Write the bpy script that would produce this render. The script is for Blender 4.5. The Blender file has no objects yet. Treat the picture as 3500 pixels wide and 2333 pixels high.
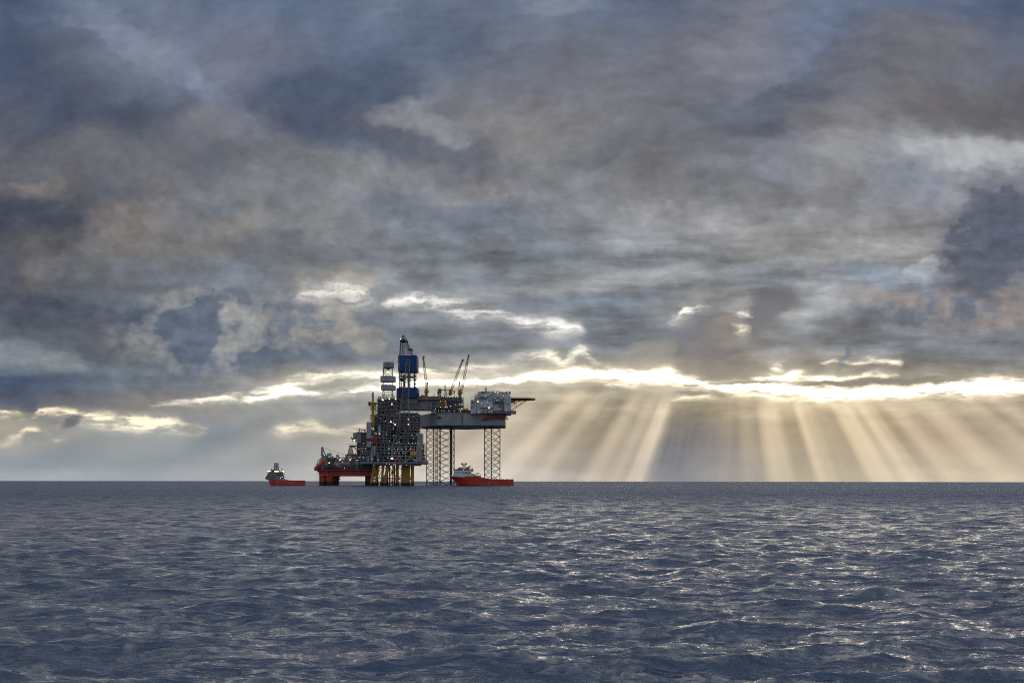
import bpy, math, random
import numpy as np
from mathutils import Vector, Matrix

S = bpy.context.scene
COL = S.collection
R = math.radians

# ------------------------------------------------------------------ camera
CAM_H = 6.0            # eye height over the mean sea level (m)
FPX = 3403.0           # 35 mm lens on a 36 mm sensor, in pixels of a 3500 px wide picture
EYE = 1639.7           # row of the eye level in that picture
EARTH = 7.43e6         # earth radius with refraction
cd = bpy.data.cameras.new('camera'); cam = bpy.data.objects.new('camera', cd); COL.objects.link(cam)
cd.lens = 35.0; cd.sensor_width = 36.0; cd.clip_start = 0.5; cd.clip_end = 60000
cd.shift_y = (EYE - 2333 / 2) / 3500
cam.location = (0, 0, CAM_H)
cam.rotation_euler = (R(90), 0, 0)
cam.rotation_euler.rotate_axis('Z', R(0.07))
S.camera = cam
S.view_settings.view_transform = 'Standard'; S.view_settings.look = 'None'
S.view_settings.exposure = 0.0; S.view_settings.gamma = 1.0
S.cycles.use_adaptive_sampling = True
S.cycles.adaptive_threshold = 0.015
S.cycles.adaptive_min_samples = 12
S.cycles.use_denoising = False
S.cycles.max_bounces = 5
S.cycles.sample_clamp_indirect = 2.5
S.cycles.sample_clamp_direct = 4.0
S.cycles.filter_width = 1.1

# ------------------------------------------------------------------ sun (low, behind the cloud deck)
SUN_AZ, SUN_EL = R(12.7), R(14.4)
sl = bpy.data.lights.new('sun', 'SUN'); so = bpy.data.objects.new('sun', sl); COL.objects.link(so)
sl.energy = 0.5; sl.angle = R(150); sl.color = (1.0, 0.95, 0.87)
sd = Vector((math.sin(SUN_AZ) * math.cos(SUN_EL), math.cos(SUN_AZ) * math.cos(SUN_EL), math.sin(SUN_EL)))
so.rotation_euler = sd.to_track_quat('Z', 'Y').to_euler(); so.location = (0, 0, 300)

# ------------------------------------------------------------------ world: Nishita sky behind a procedural cloud deck
W = bpy.data.worlds.new('World'); S.world = W; W.use_nodes = True
NT = W.node_tree; NT.nodes.clear()
SKY_STRENGTH = 0.1

def lin(c):
    c = c / 255.0
    return c / 12.92 if c <= 0.04045 else ((c + 0.055) / 1.055) ** 2.4
def rgb(t): return (lin(t[0]), lin(t[1]), lin(t[2]), 1.0)

def nd(t, **kw):
    n = NT.nodes.new(t)
    for k, v in kw.items(): setattr(n, k, v)
    return n
def put(sock, v):
    if isinstance(v, E): NT.links.new(v.s, sock)
    elif isinstance(v, bpy.types.NodeSocket): NT.links.new(v, sock)
    else: sock.default_value = v
class E:
    def __init__(s, sock): s.s = sock
    def __add__(a, b): return M('ADD', a, b)
    __radd__ = __add__
    def __sub__(a, b): return M('SUBTRACT', a, b)
    def __rsub__(a, b): return M('SUBTRACT', b, a)
    def __mul__(a, b): return M('MULTIPLY', a, b)
    __rmul__ = __mul__
    def __truediv__(a, b): return M('DIVIDE', a, b)
    def __rtruediv__(a, b): return M('DIVIDE', b, a)
def M(op, a, b=None, c=None):
    n = nd('ShaderNodeMath', operation=op)
    put(n.inputs[0], a)
    if b is not None: put(n.inputs[1], b)
    if c is not None: put(n.inputs[2], c)
    return E(n.outputs[0])
def sstep(v, a, b, lo=0.0, hi=1.0):
    n = nd('ShaderNodeMapRange', interpolation_type='SMOOTHSTEP')
    put(n.inputs[0], v); n.inputs[1].default_value = a; n.inputs[2].default_value = b
    n.inputs[3].default_value = lo; n.inputs[4].default_value = hi
    return E(n.outputs[0])
def vec(x, y, z=0.0):
    n = nd('ShaderNodeCombineXYZ'); put(n.inputs[0], x); put(n.inputs[1], y); put(n.inputs[2], z); return E(n.outputs[0])
def sep(v):
    n = nd('ShaderNodeSeparateXYZ'); put(n.inputs[0], v); return [E(o) for o in n.outputs]
def noise(v, scale, detail=4.0, rough=0.5, dist=0.0, dim='2D'):
    n = nd('ShaderNodeTexNoise', noise_dimensions=dim); put(n.inputs['Vector'], v)
    n.inputs['Scale'].default_value = scale; n.inputs['Detail'].default_value = detail
    n.inputs['Roughness'].default_value = rough; n.inputs['Distortion'].default_value = dist
    return E(n.outputs[0]), E(n.outputs[1])
def mix(a, b, f, bt='MIX'):
    n = nd('ShaderNodeMix', data_type='RGBA', blend_type=bt)
    n.clamp_result = False; n.clamp_factor = True
    put(n.inputs[0], f); put(n.inputs[6], a); put(n.inputs[7], b); return E(n.outputs[2])
def ramp(fac, stops, interp='EASE'):
    n = nd('ShaderNodeValToRGB'); cr = n.color_ramp; cr.interpolation = interp
    el = cr.elements
    while len(el) > 1: el.remove(el[-1])
    el[0].position = stops[0][0]; el[0].color = stops[0][1]
    for p, c in stops[1:]:
        e = el.new(p); e.color = c
    put(n.inputs[0], fac); return E(n.outputs[0])
def gray(f):
    n = nd('ShaderNodeCombineColor')
    for k in range(3): put(n.inputs[k], f)
    return E(n.outputs[0])
def csep(c):
    n = nd('ShaderNodeSeparateColor'); put(n.inputs[0], c); return [E(o) for o in n.outputs]
def ccol(r, g, b):
    n = nd('ShaderNodeCombineColor'); put(n.inputs[0], r); put(n.inputs[1], g); put(n.inputs[2], b); return E(n.outputs[0])
def c2v(c): return vec(*csep(c))
def cadd(a, b, f=1.0): return mix(a, b, f, 'ADD')
def cmul(a, b): return mix(a, b, 1.0, 'MULTIPLY')
def cscale(c, f): return cmul(c, gray(f))
def vscale(v, f):
    n = nd('ShaderNodeVectorMath', operation='SCALE'); put(n.inputs[0], v); put(n.inputs['Scale'], f); return E(n.outputs[0])
def vadd(a, b):
    n = nd('ShaderNodeVectorMath', operation='ADD'); put(n.inputs[0], a); put(n.inputs[1], b); return E(n.outputs[0])
def vmul(a, b):
    n = nd('ShaderNodeVectorMath', operation='MULTIPLY'); put(n.inputs[0], a); put(n.inputs[1], b); return E(n.outputs[0])

tc = nd('ShaderNodeTexCoord')
dx_, dy_, dz_ = sep(tc.outputs['Generated'])
inv = 3.403 / M('MAXIMUM', dy_, 0.2)
SX = M('MULTIPLY_ADD', dx_, inv, 1.75)          # direction, measured in thousandths of a 3500 px wide view
SY = 1.6397 - dz_ * inv
P0 = vec(SX, SY, 1.0)
# warps
_, wc = noise(vmul(P0, (1.0, 1.5, 1)), 2.6, 5.0, 0.52)
_, wf = noise(vmul(P0, (1.0, 1.7, 1)), 10.0, 6.0, 0.62)
hor = sstep(SY, 0.7, 1.45, 1.0, 0.30)           # clouds get flatter and finer towards the horizon
wbig = vscale(vadd(c2v(wc), (-0.5, -0.5, -0.5)), hor)
wfin = vscale(vadd(c2v(wf), (-0.5, -0.5, -0.5)), hor)
PW = vadd(P0, vadd(vmul(wbig, (0.34, 0.24, 0)), vmul(wfin, (0.09, 0.07, 0))))
PB = vadd(P0, vadd(vmul(wbig, (0.12, 0.05, 0)), vmul(wfin, (0.14, 0.08, 0))))   # for the bright gaps
PS = vadd(P0, vadd(vmul(wbig, (0.14, 0.05, 0)), vmul(wfin, (0.07, 0.02, 0))))   # for thin streaks
XW, YW, _z = sep(PW)
XB, YB, _z = sep(PB)

# broad colour of the cloud deck, row by row above the horizon
ROWS = [
 (-1.60, [(0,(112,122,142)),(1.75,(116,126,146)),(3.5,(112,122,142))]),
 (-0.45, [(0,(86,98,124)),(.9,(100,112,138)),(1.75,(92,106,132)),(2.6,(104,114,136)),(3.5,(86,100,128))]),
 (0.02, [(0,(70,85,116)),(.12,(86,101,130)),(.3,(106,119,146)),(.5,(104,116,142)),(.7,(95,108,135)),(.95,(87,104,134)),(1.1,(88,104,132)),(1.4,(100,113,138)),(1.75,(101,116,145)),(1.9,(127,139,163)),(2.05,(108,122,147)),(2.2,(92,105,133)),(2.45,(103,112,134)),(2.62,(114,119,138)),(2.85,(102,118,148)),(3.15,(95,110,140)),(3.5,(75,90,124))]),
 (0.20, [(0,(70,82,112)),(.12,(80,92,115)),(.25,(96,105,125)),(.42,(112,122,146)),(.52,(121,130,154)),(.62,(112,121,146)),(.75,(110,117,136)),(.9,(116,121,140)),(1.05,(100,110,132)),(1.2,(93,106,133)),(1.5,(92,105,131)),(1.75,(108,114,132)),(2.1,(109,115,131)),(2.4,(113,118,134)),(2.62,(122,126,145)),(2.8,(110,121,146)),(2.98,(88,100,128)),(3.1,(104,109,126)),(3.3,(106,110,126)),(3.5,(98,107,130))]),
 (0.40, [(0,(88,94,112)),(.12,(74,85,108)),(.3,(80,88,108)),(.45,(76,84,106)),(.6,(92,102,121)),(.75,(125,129,142)),(.88,(124,131,153)),(1.0,(98,103,120)),(1.12,(72,86,113)),(1.25,(76,88,110)),(1.38,(98,102,115)),(1.48,(138,142,152)),(1.6,(112,116,126)),(1.75,(125,125,131)),(2.1,(111,115,126)),(2.45,(100,105,117)),(2.6,(82,91,113)),(2.75,(100,102,114)),(2.95,(128,127,136)),(3.2,(115,112,118)),(3.5,(90,91,102))]),
 (0.55, [(0,(94,96,108)),(.2,(106,106,113)),(.5,(108,110,118)),(.7,(102,108,121)),(.87,(110,115,126)),(1.05,(116,119,126)),(1.2,(129,133,141)),(1.4,(100,104,118)),(1.58,(104,109,122)),(1.7,(128,128,133)),(1.85,(125,127,132)),(2.1,(108,112,123)),(2.4,(110,114,126)),(2.6,(122,128,145)),(2.85,(139,141,149)),(3.0,(140,144,153)),(3.22,(155,159,166)),(3.4,(172,175,180)),(3.5,(160,168,178))]),
 (0.65, [(0,(82,86,102)),(.1,(115,111,113)),(.28,(92,97,110)),(.5,(110,110,116)),(.8,(122,126,135)),(1.0,(125,128,135)),(1.2,(138,138,143)),(1.5,(120,122,129)),(1.65,(129,127,129)),(1.85,(138,139,146)),(2.05,(135,138,147)),(2.2,(112,114,124)),(2.4,(112,118,129)),(2.6,(116,117,123)),(2.8,(128,128,133)),(3.0,(128,133,146)),(3.2,(133,139,155)),(3.4,(126,133,150)),(3.5,(128,134,150))]),
 (0.75, [(0,(72,79,96)),(.1,(70,77,93)),(.2,(78,83,96)),(.32,(118,112,113)),(.45,(130,123,121)),(.6,(115,115,122)),(.87,(136,131,127)),(1.0,(122,124,130)),(1.3,(120,126,136)),(1.6,(110,118,132)),(1.75,(120,126,138)),(2.0,(132,137,147)),(2.3,(145,148,156)),(2.5,(145,147,153)),(2.7,(140,142,146)),(2.9,(130,132,138)),(3.15,(133,133,138)),(3.3,(128,132,142)),(3.5,(110,118,135))]),
 (0.85, [(0,(92,92,102)),(.2,(112,108,110)),(.4,(119,114,113)),(.55,(113,111,113)),(.75,(116,113,116)),(.9,(110,114,125)),(1.2,(110,116,128)),(1.5,(112,118,130)),(1.75,(110,118,132)),(2.1,(120,126,138)),(2.4,(130,134,142)),(2.7,(140,143,148)),(2.9,(145,145,148)),(3.1,(150,152,157)),(3.3,(118,122,135)),(3.5,(96,106,128))]),
 (0.95, [(0,(92,96,108)),(.1,(110,107,108)),(.25,(98,103,113)),(.4,(105,110,122)),(.6,(110,118,130)),(.8,(130,138,152)),(.95,(118,125,136)),(1.1,(138,139,141)),(1.2,(158,157,151)),(1.33,(128,134,142)),(1.5,(118,126,138)),(1.75,(120,128,140)),(2.0,(130,136,145)),(2.2,(118,126,140)),(2.45,(146,149,154)),(2.6,(116,127,142)),(2.8,(108,120,140)),(3.0,(120,132,150)),(3.14,(146,158,176)),(3.3,(118,119,130)),(3.5,(142,135,139))]),
 (1.05, [(0,(78,85,102)),(.2,(88,98,112)),(.4,(99,109,122)),(.55,(124,128,135)),(.7,(118,124,134)),(.87,(112,115,121)),(1.0,(118,119,123)),(1.15,(130,131,133)),(1.3,(128,137,148)),(1.5,(128,136,147)),(1.75,(113,122,135)),(2.0,(120,128,138)),(2.2,(115,126,140)),(2.35,(140,142,145)),(2.5,(118,120,128)),(2.65,(134,137,142)),(2.8,(150,156,163)),(3.0,(130,132,138)),(3.2,(124,124,132)),(3.35,(140,134,134)),(3.5,(128,127,132))]),
 (1.15, [(0,(105,112,126)),(.1,(92,98,112)),(.25,(84,91,107)),(.42,(94,100,112)),(.55,(112,120,132)),(.7,(100,112,130)),(.85,(124,132,143)),(1.0,(126,131,138)),(1.2,(124,130,139)),(1.4,(118,128,142)),(1.6,(120,128,140)),(1.8,(118,125,138)),(2.0,(112,120,132)),(2.2,(112,122,136)),(2.4,(108,112,121)),(2.52,(128,126,126)),(2.7,(116,122,132)),(2.9,(112,120,132)),(3.1,(115,122,135)),(3.3,(112,120,132)),(3.5,(106,116,131))]),
 (1.23, [(0,(126,137,150)),(.15,(132,138,144)),(.35,(112,122,134)),(.5,(116,126,138)),(.65,(100,113,131)),(.8,(106,118,134)),(1.0,(102,114,131)),(1.15,(103,114,131)),(1.3,(116,123,133)),(1.5,(136,141,147)),(1.7,(143,145,147)),(1.9,(150,149,145)),(2.1,(136,136,134)),(2.4,(128,125,122)),(2.6,(137,133,128)),(2.9,(128,125,123)),(3.1,(121,122,126)),(3.3,(110,116,126)),(3.5,(106,113,124))]),
 (1.30, [(0,(66,83,113)),(.2,(86,100,121)),(.4,(96,108,125)),(.6,(106,114,128)),(.8,(126,126,128)),(.95,(150,148,142)),(1.2,(170,167,156)),(1.45,(162,161,155)),(1.7,(168,164,152)),(2.0,(160,155,143)),(2.25,(140,132,120)),(2.5,(128,120,108)),(2.8,(128,119,108)),(3.1,(122,117,110)),(3.5,(124,120,114))]),
 (1.385, [(0,(80,90,110)),(.2,(88,94,108)),(.4,(108,109,116)),(.55,(124,122,123)),(.7,(140,140,139)),(.85,(146,148,147)),(1.1,(138,143,148)),(1.4,(156,155,150)),(1.75,(182,172,153)),(2.0,(178,164,138)),(2.3,(158,147,128)),(2.6,(176,160,130)),(2.9,(182,164,132)),(3.2,(165,149,123)),(3.5,(150,138,120))]),
 (1.47, [(0,(165,160,145)),(.2,(150,150,147)),(.45,(140,147,152)),(.7,(138,146,152)),(1.0,(152,153,150)),(1.35,(172,165,153)),(1.75,(176,165,147)),(2.05,(172,159,137)),(2.25,(150,142,130)),(2.4,(141,136,128)),(2.65,(165,151,125)),(3.0,(176,160,132)),(3.2,(170,154,130)),(3.5,(158,145,127))]),
 (1.57, [(0,(148,156,162)),(.35,(140,150,157)),(.6,(148,155,160)),(.95,(160,163,163)),(1.35,(192,185,172)),(1.6,(200,190,173)),(1.8,(190,180,166)),(2.05,(172,162,148)),(2.28,(142,142,144)),(2.45,(148,145,142)),(2.65,(168,158,138)),(3.0,(180,168,145)),(3.3,(192,178,154)),(3.5,(184,170,148))]),
 (1.64, [(0,(166,173,180)),(.5,(160,168,174)),(.9,(172,174,176)),(1.35,(208,202,192)),(1.6,(216,208,197)),(1.85,(200,192,182)),(2.1,(180,172,163)),(2.3,(150,151,155)),(2.5,(160,156,150)),(2.8,(182,172,152)),(3.2,(200,188,166)),(3.5,(198,185,164))]),
]
fx = M('DIVIDE', XW, 3.5)
colr = None; prevY = None
for y_, st in ROWS:
    r_ = ramp(fx, [(x / 3.5, rgb(c)) for x, c in st], 'EASE')
    colr = r_ if colr is None else mix(colr, r_, sstep(YW, prevY, y_))
    prevY = y_

def vnorm(v):
    n = nd('ShaderNodeVectorMath', operation='NORMALIZE'); put(n.inputs[0], v); return E(n.outputs[0])
def ellipse(p, cx, cy, rx, ry, rot):
    """squared distance from (cx, cy) in units of the ellipse"""
    c_, s_ = math.cos(R(rot)), math.sin(R(rot))
    o = []
    for a, b, r in ((c_, s_, rx), (-s_, c_, ry)):
        n = nd('ShaderNodeVectorMath', operation='DOT_PRODUCT'); put(n.inputs[0], p)
        n.inputs[1].default_value = (a / r, b / r, -(a * cx + b * cy) / r)
        o.append(E(n.outputs['Value']))
    return M('MULTIPLY_ADD', o[0], o[0], o[1] * o[1])

def blob(cx, cy, rx, ry, rot, col, strength, soft=0.6, src=None, hdr=1.0):
    """an elliptical patch of cloud with ragged edges"""
    global colr
    m = sstep(ellipse(src or PW, cx, cy, rx, ry, rot), (1.0 - soft * 0.6) ** 2, (1.0 + soft * 0.7) ** 2, strength, 0.0)
    c = rgb(col); c = (c[0] * hdr, c[1] * hdr, c[2] * hdr, 1)
    colr = mix(colr, c, m)

# single clouds and breaks in the deck (positions are directions, thousandths of the view)
blob(.50, .17, .24, .035, 25, (126,136,160), .75, 1.35)
blob(1.20, .36, .26, .12, 18, (73,88,116), .75, 1.30)
blob(1.55, .52, .28, .05, 20, (96,101,116), .7, 1.30)
blob(1.47, .44, .10, .035, 20, (146,149,156), .65, 1.30)
blob(1.92, .01, .11, .045, 0, (130,142,166), .6, 1.35)
blob(2.70, .30, .26, .055, -22, (90,99,119), .8, 1.01)
blob(3.02, .12, .13, .045, -12, (92,103,127), .7, 1.16)
blob(3.10, .20, .20, .09, -18, (116,116,126), .6, 1.16)
blob(3.36, .38, .20, .07, 10, (98,94,98), .5, 1.30)
blob(3.36, .54, .18, .035, -4, (172,176,182), .5, 1.30)
blob(1.24, .68, .09, .035, 5, (106,114,130), .8, 1.01)
blob(1.62, .74, .22, .035, 2, (108,117,134), .7, 1.30)
blob(.07, .66, .08, .035, -35, (128,120,118), .7, 1.16)
blob(.06, .76, .15, .07, 12, (66,74,92), .7, 1.16)
blob(.70, .70, .10, .025, 0, (104,109,119), .6, 1.16)
blob(.22, 1.09, .32, .045, 5, (78,86,104), .8, 1.30)
blob(.30, 1.17, .22, .04, 4, (88,92,104), .7, 1.30)
blob(.03, 1.21, .10, .035, 5, (140,149,160), .5, 1.30)
# heavy cumulus on the right with its bright rim
blob(3.38, .78, .22, .18, -30, (152,150,154), .7, .35)
blob(3.42, .81, .19, .16, -30, (85,95,115), .92, 0.80)
blob(3.33, .95, .10, .10, 25, (88,96,113), .8, 0.87)
blob(3.17, .905, .05, .018, -32, (190,197,204), .8, 1.30)
blob(3.13, .95, .05, .025, -40, (138,149,166), .4, 1.30)
blob(3.05, 1.07, .09, .03, 25, (112,120,133), .7, 1.30)
blob(3.30, 1.16, .34, .05, 0, (108,117,131), .75, 1.30)
# dark and pale layers right of centre
for cx, cy, rx, ry in ((2.10,1.02,.22,.02),(1.98,1.055,.14,.022),(2.18,1.14,.20,.02),(2.14,1.20,.22,.03),(2.55,.99,.20,.018),(2.72,.955,.16,.022),(2.85,1.00,.12,.02),(1.70,1.17,.30,.03),(1.85,1.00,.12,.018)):
    blob(cx, cy, rx, ry * 1.2, 2, (108,119,135), .65, 1.4, PS)
for cx, cy, rx, ry in ((1.95,.985,.30,.012),(2.20,.935,.15,.012),(2.44,.99,.10,.012),(2.78,.96,.09,.02),(2.90,1.01,.13,.018),(2.82,1.04,.06,.014),(2.52,1.03,.05,.016),(2.48,.995,.10,.008)):
    blob(cx, cy, rx, ry * 1.3, -3, (160,163,166), .55, 1.5, PS)
# structure of the cloud deck: noise on the plane of the deck, so it flattens with distance
qd = M('MAXIMUM', 1.6397 - SY, 0.0) * (1 / 3.403)
iq = 1.0 / (qd + 0.11)
DV = vec((SX - 1.75) * (1 / 3.403) * iq, iq * 0.9)
dn, dcol = noise(vadd(DV, vmul(wfin, (0.35, 0.2, 0))), 2.2, 5.0, 0.5)
damp = sstep(SY, 1.30, 1.50, 1.0, 0.12)
dval = (dn - 0.5) * damp
colr = cscale(colr, M('MULTIPLY_ADD', dval, 0.62, 1.0))
fn, _ = noise(vmul(P0, (1, 1.6, 1)), 6.0, 4.0, 0.52, 0.3)
colr = cscale(colr, M('MULTIPLY_ADD', (fn - 0.5) * damp * sstep(SY, .1, .9, .6, 1.0), 0.52, 1.0))
kn, _ = noise(vmul(vadd(P0, vmul(wfin, (.05, .03, 0))), (1, 5.5, 1)), 3.6, 5.0, 0.55)
strk = sstep(SY, .55, .95) * damp * sstep(SX, .9, 1.7, .35, 1.0)
colr = cscale(colr, M('MULTIPLY_ADD', (kn - 0.5) * strk, 1.55, 1.0))
tn, _ = noise(vmul(P0, (1, 1.8, 1)), 2.1, 3.0, 0.5)
tint = (tn - 0.5) * damp
colr = cmul(colr, ccol(M('MULTIPLY_ADD', tint, 0.15, 1.0), 1.0, M('MULTIPLY_ADD', tint, -0.15, 1.0)))

# relief: the flanks of the lumps turned to the sun are lighter than their far sides
toS = vnorm(vec(2.515 - SX, 0.745 - SY, 0.0))
RP = vadd(P0, vadd(vmul(wbig, (0.10, 0.10, 0)), vmul(wfin, (0.03, 0.03, 0))))
r1, _ = noise(vmul(RP, (1, 1.9, 1)), 4.2, 5.0, .5)
r2, _ = noise(vmul(vadd(RP, vscale(toS, .022)), (1, 1.9, 1)), 4.2, 5.0, .5)
colr = cscale(colr, M('MULTIPLY_ADD', (r1 - r2) * damp * sstep(SY, .1, .9, .62, 1.0), 1.35, 1.0))
colr = cmul(colr, ccol(1.0, M('MULTIPLY_ADD', damp, .012, .988), M('MULTIPLY_ADD', damp, -.03, .995)))

bwn = nd('ShaderNodeRGBToBW'); put(bwn.inputs[0], colr)
colr = mix(colr, cmul(gray(E(bwn.outputs[0])), (.965, 1.0, 1.09, 1)), M('MULTIPLY', damp, .16))
# puffy clouds: lit ragged lumps round blue-grey hollows
pn, _ = noise(vmul(vadd(P0, vmul(wfin, (.06, .05, 0))), (1, 1.25, 1)), 7.0, 7.0, 0.55)
sn, _ = noise(vmul(P0, (1, 1.5, 1)), 16.0, 5.0, 0.55)
def puffs(region, dark, light, bias, lo=.46, hi=.62, strength=.76):
    global colr
    val = pn
    for cx, cy, rx, ry, rt, b in bias:
        val = val + sstep(ellipse(PB, cx, cy, rx, ry, rt), .05, 2.2, b, 0.0)
    mid = tuple(.45 * a + .55 * b for a, b in zip(dark, light))
    c = mix(mix(rgb(dark), rgb(mid), sstep(val, lo - .05, lo + .05)), rgb(light), sstep(val, lo + .02, hi + .06))
    c = cscale(c, M('MULTIPLY_ADD', sn, .9, .55))
    cx, cy, rx, ry, rt = region
    colr = mix(colr, c, sstep(ellipse(PW, cx, cy, rx, ry, rt), .25, 1.5, strength, 0.0))
puffs((.80, 1.13, .44, .15, 0), (94,105,123), (157,157,155),
      [(.66,1.14,.12,.08,-15,-.40),(.52,1.15,.07,.07,-35,.22),(.60,1.06,.07,.04,30,.12),(.77,1.12,.03,.08,12,.25),(.83,1.16,.06,.05,0,.10),
       (.66,.99,.05,.03,-25,.25),(.75,1.02,.09,.03,0,-.12),(.95,1.10,.12,.05,0,-.05),(.93,1.18,.12,.04,8,.14),(.95,1.25,.14,.04,0,-.3),(1.02,1.21,.06,.012,-40,.15)])
puffs((1.16, 1.12, .26, .13, 0), (108,116,129), (150,147,142),
      [(1.03,1.08,.12,.045,8,-.22),(1.14,1.15,.11,.04,4,.12),(1.29,1.165,.07,.05,-15,.35),(1.38,1.16,.06,.06,0,-.4),(1.12,1.22,.2,.04,0,-.35),(1.22,1.09,.08,.03,-20,.08),(1.3,1.09,.08,.03,0,-.2)], .45, .56)
puffs((3.24, 1.06, .34, .075, 3), (104,114,130), (148,138,134),
      [(3.05,1.10,.04,.03,0,-.1),(3.28,1.05,.04,.05,20,-.2),(3.42,1.0,.14,.04,0,.15),(3.2,1.10,.1,.03,0,.05)], .42, .58, .8)
puffs((3.42, .80, .24, .20, -25), (82,91,110), (146,145,148),
      [(3.44,.80,.17,.17,-25,-.34),(3.33,.93,.09,.08,20,-.22),(3.24,.78,.05,.14,-15,.10),(3.46,.97,.10,.03,0,.12)], .36, .66, .62)
# diagonal scud in front of the deck, right of centre
blob(2.37, 1.17, .10, .055, -35, (104,107,117), .85, .7, PB)
blob(2.50, 1.13, .14, .05, -32, (132,127,124), .7, .8, PB)
blob(2.62, 1.05, .09, .045, -38, (106,108,118), .8, .8, PB)
blob(2.23, 1.19, .07, .02, 0, (138,134,128), .7, .9, PB)
blob(2.40, 1.265, .26, .035, 6, (134,128,120), .8, .8, PB)
blob(2.89, 1.22, .045, .010, -60, (100,108,122), .9, .9, PB)
blob(2.72, 1.24, .12, .012, -40, (126,124,124), .6, .9, PB)

ft = ((pn - .5) * .45 + (sn - .5) * .22) * sstep(SY, .1, .8, .45, 1.0)
colr = cscale(colr, M('MULTIPLY_ADD', ft, damp, 1.0))
# bright gaps under and between the clouds: (x, y, half thickness, brightness) along each gap
CORE = 7.5
g1, _ = noise(vmul(PB, (1, 4.5, 1)), 9.0, 5.0, .6)
gn = sstep(g1, .32, .66, .10, 1.40)
def band(pts, up=0.7, dn=1.0, col=(1.0, .90, .66), pw=2.2, core=0.0):
    global colr
    x0, x1 = pts[0][0], pts[-1][0]
    st = []
    for x, y, w, i in pts:
        st.append(((x - x0) / (x1 - x0), (y - 0.8, w * 10, i, 1)))
    c = ramp((XB - x0) * (1 / (x1 - x0)), st, 'EASE')
    n = nd('ShaderNodeSeparateColor'); put(n.inputs[0], c)
    yc, w, i = [E(o) for o in n.outputs]
    d = (YB - 0.8 - yc) / (w * 0.1)
    d = M('MAXIMUM', d * (1 / dn), d * (-1 / up))
    m = (M('POWER', 0.4, M('POWER', d, pw)) * gn + M('POWER', 0.4, d * .45) * .17) * i
    if core: hot = M('POWER', 0.4, M('POWER', d * 2.0, 2.0)) * M('MAXIMUM', i - .32, 0.0) * gn * core     # blown-out heart of the gap
    colr = cadd(colr, cscale((*col, 1), m))
    if core: colr = cadd(colr, cscale((1.0, .97, .88, 1), hot))
Wm = (1.0, .91, .70)
band([(-.05,1.412,.010,.75),(.05,1.416,.010,.85),(.10,1.43,.012,.12),(.14,1.405,.010,.8),(.24,1.408,.012,.7),(.29,1.425,.020,.6),(.40,1.437,.027,.75),(.52,1.44,.024,.75),(.60,1.45,.022,.55),(.66,1.465,.015,.3),(.72,1.47,.01,0)], .8, 1.3, (1.0, .84, .50), 2.4)
band([(0,1.52,.012,.10),(.06,1.50,.014,.3),(.1,1.47,.008,.55),(.15,1.475,.008,.05),(.2,1.5,.008,.25),(.26,1.49,.01,.0)], 1, 1, (1.0, .78, .50))
band([(.50,1.385,.006,.0),(.56,1.377,.006,.45),(.70,1.366,.008,.55),(.84,1.350,.013,.65),(.92,1.325,.018,.55),(1.03,1.290,.018,.6),(1.15,1.280,.016,.6),(1.3,1.283,.016,.65),(1.42,1.268,.016,.7),(1.55,1.262,.014,.45),(1.65,1.25,.013,.40),(1.76,1.245,.010,.15),(1.85,1.24,.01,.0)], .6, 1.6, Wm)
band([(.80,1.375,.010,.0),(.90,1.358,.012,.5),(1.0,1.335,.016,.7),(1.12,1.350,.012,.28),(1.25,1.335,.014,.45),(1.38,1.315,.014,.7),(1.50,1.308,.010,.85),(1.62,1.305,.012,.8),(1.74,1.300,0.0101,1.45),(1.85,1.285,0.0134,1.83),(1.95,1.283,0.0168,2.28),(2.07,1.284,0.0160,2.28),(2.20,1.290,0.0185,2.43),(2.28,1.290,0.0218,2.28),(2.36,1.302,0.0134,1.67),(2.44,1.315,0.0118,1.07),(2.54,1.325,0.0151,1.52),(2.66,1.325,0.0252,2.43),(2.82,1.338,0.0218,2.28),(2.95,1.343,0.0168,1.98),(3.1,1.336,0.0185,1.83),(3.25,1.325,0.0235,1.52),(3.42,1.318,0.0235,1.45),(3.6,1.312,0.0252,1.37)], 1.05, 1.0, (1.0, .88, .60), 1.8, CORE)
band([(.90,1.475,.010,.0),(.97,1.466,.020,.42),(1.06,1.455,.018,.35),(1.15,1.47,.012,.22),(1.25,1.462,.016,.42),(1.34,1.46,.012,.1),(1.5,1.46,.012,0)], .8, 1.2, (1.0, .84, .52))
band([(1.00,1.015,0.016,0.00),(1.07,1.002,0.019,0.44),(1.15,.992,0.027,0.50),(1.23,1.003,0.030,0.50),(1.27,1.025,0.019,0.32),(1.315,1.045,0.016,0.16),(1.36,1.032,0.019,0.48),(1.43,1.025,0.019,0.52),(1.50,1.035,0.024,0.52),(1.57,1.05,0.027,0.56),(1.63,1.065,0.022,0.40),(1.69,1.075,0.016,0.40),(1.76,1.086,0.016,0.64),(1.82,1.103,0.019,0.60),(1.90,1.118,0.027,0.68),(1.96,1.12,0.019,0.56),(2.02,1.125,0.011,0.00)], .9, 1.0, (1.0, .93, .80), 1.5)
band([(1.72,1.225,.010,.0),(1.80,1.212,.014,.35),(1.88,1.215,.018,.7),(1.93,1.235,.016,.5),(1.98,1.20,.014,.6),(2.05,1.24,.012,.2),(2.12,1.25,.01,.0)], 1, 1, Wm)
band([(2.55,1.285,.006,.0),(2.60,1.288,.010,.8),(2.73,1.275,.012,.9),(2.80,1.290,.008,.9),(2.92,1.29,.008,.7),(3.02,1.277,.012,.8),(3.09,1.28,.006,.0)], .8, 1, Wm)
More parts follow.
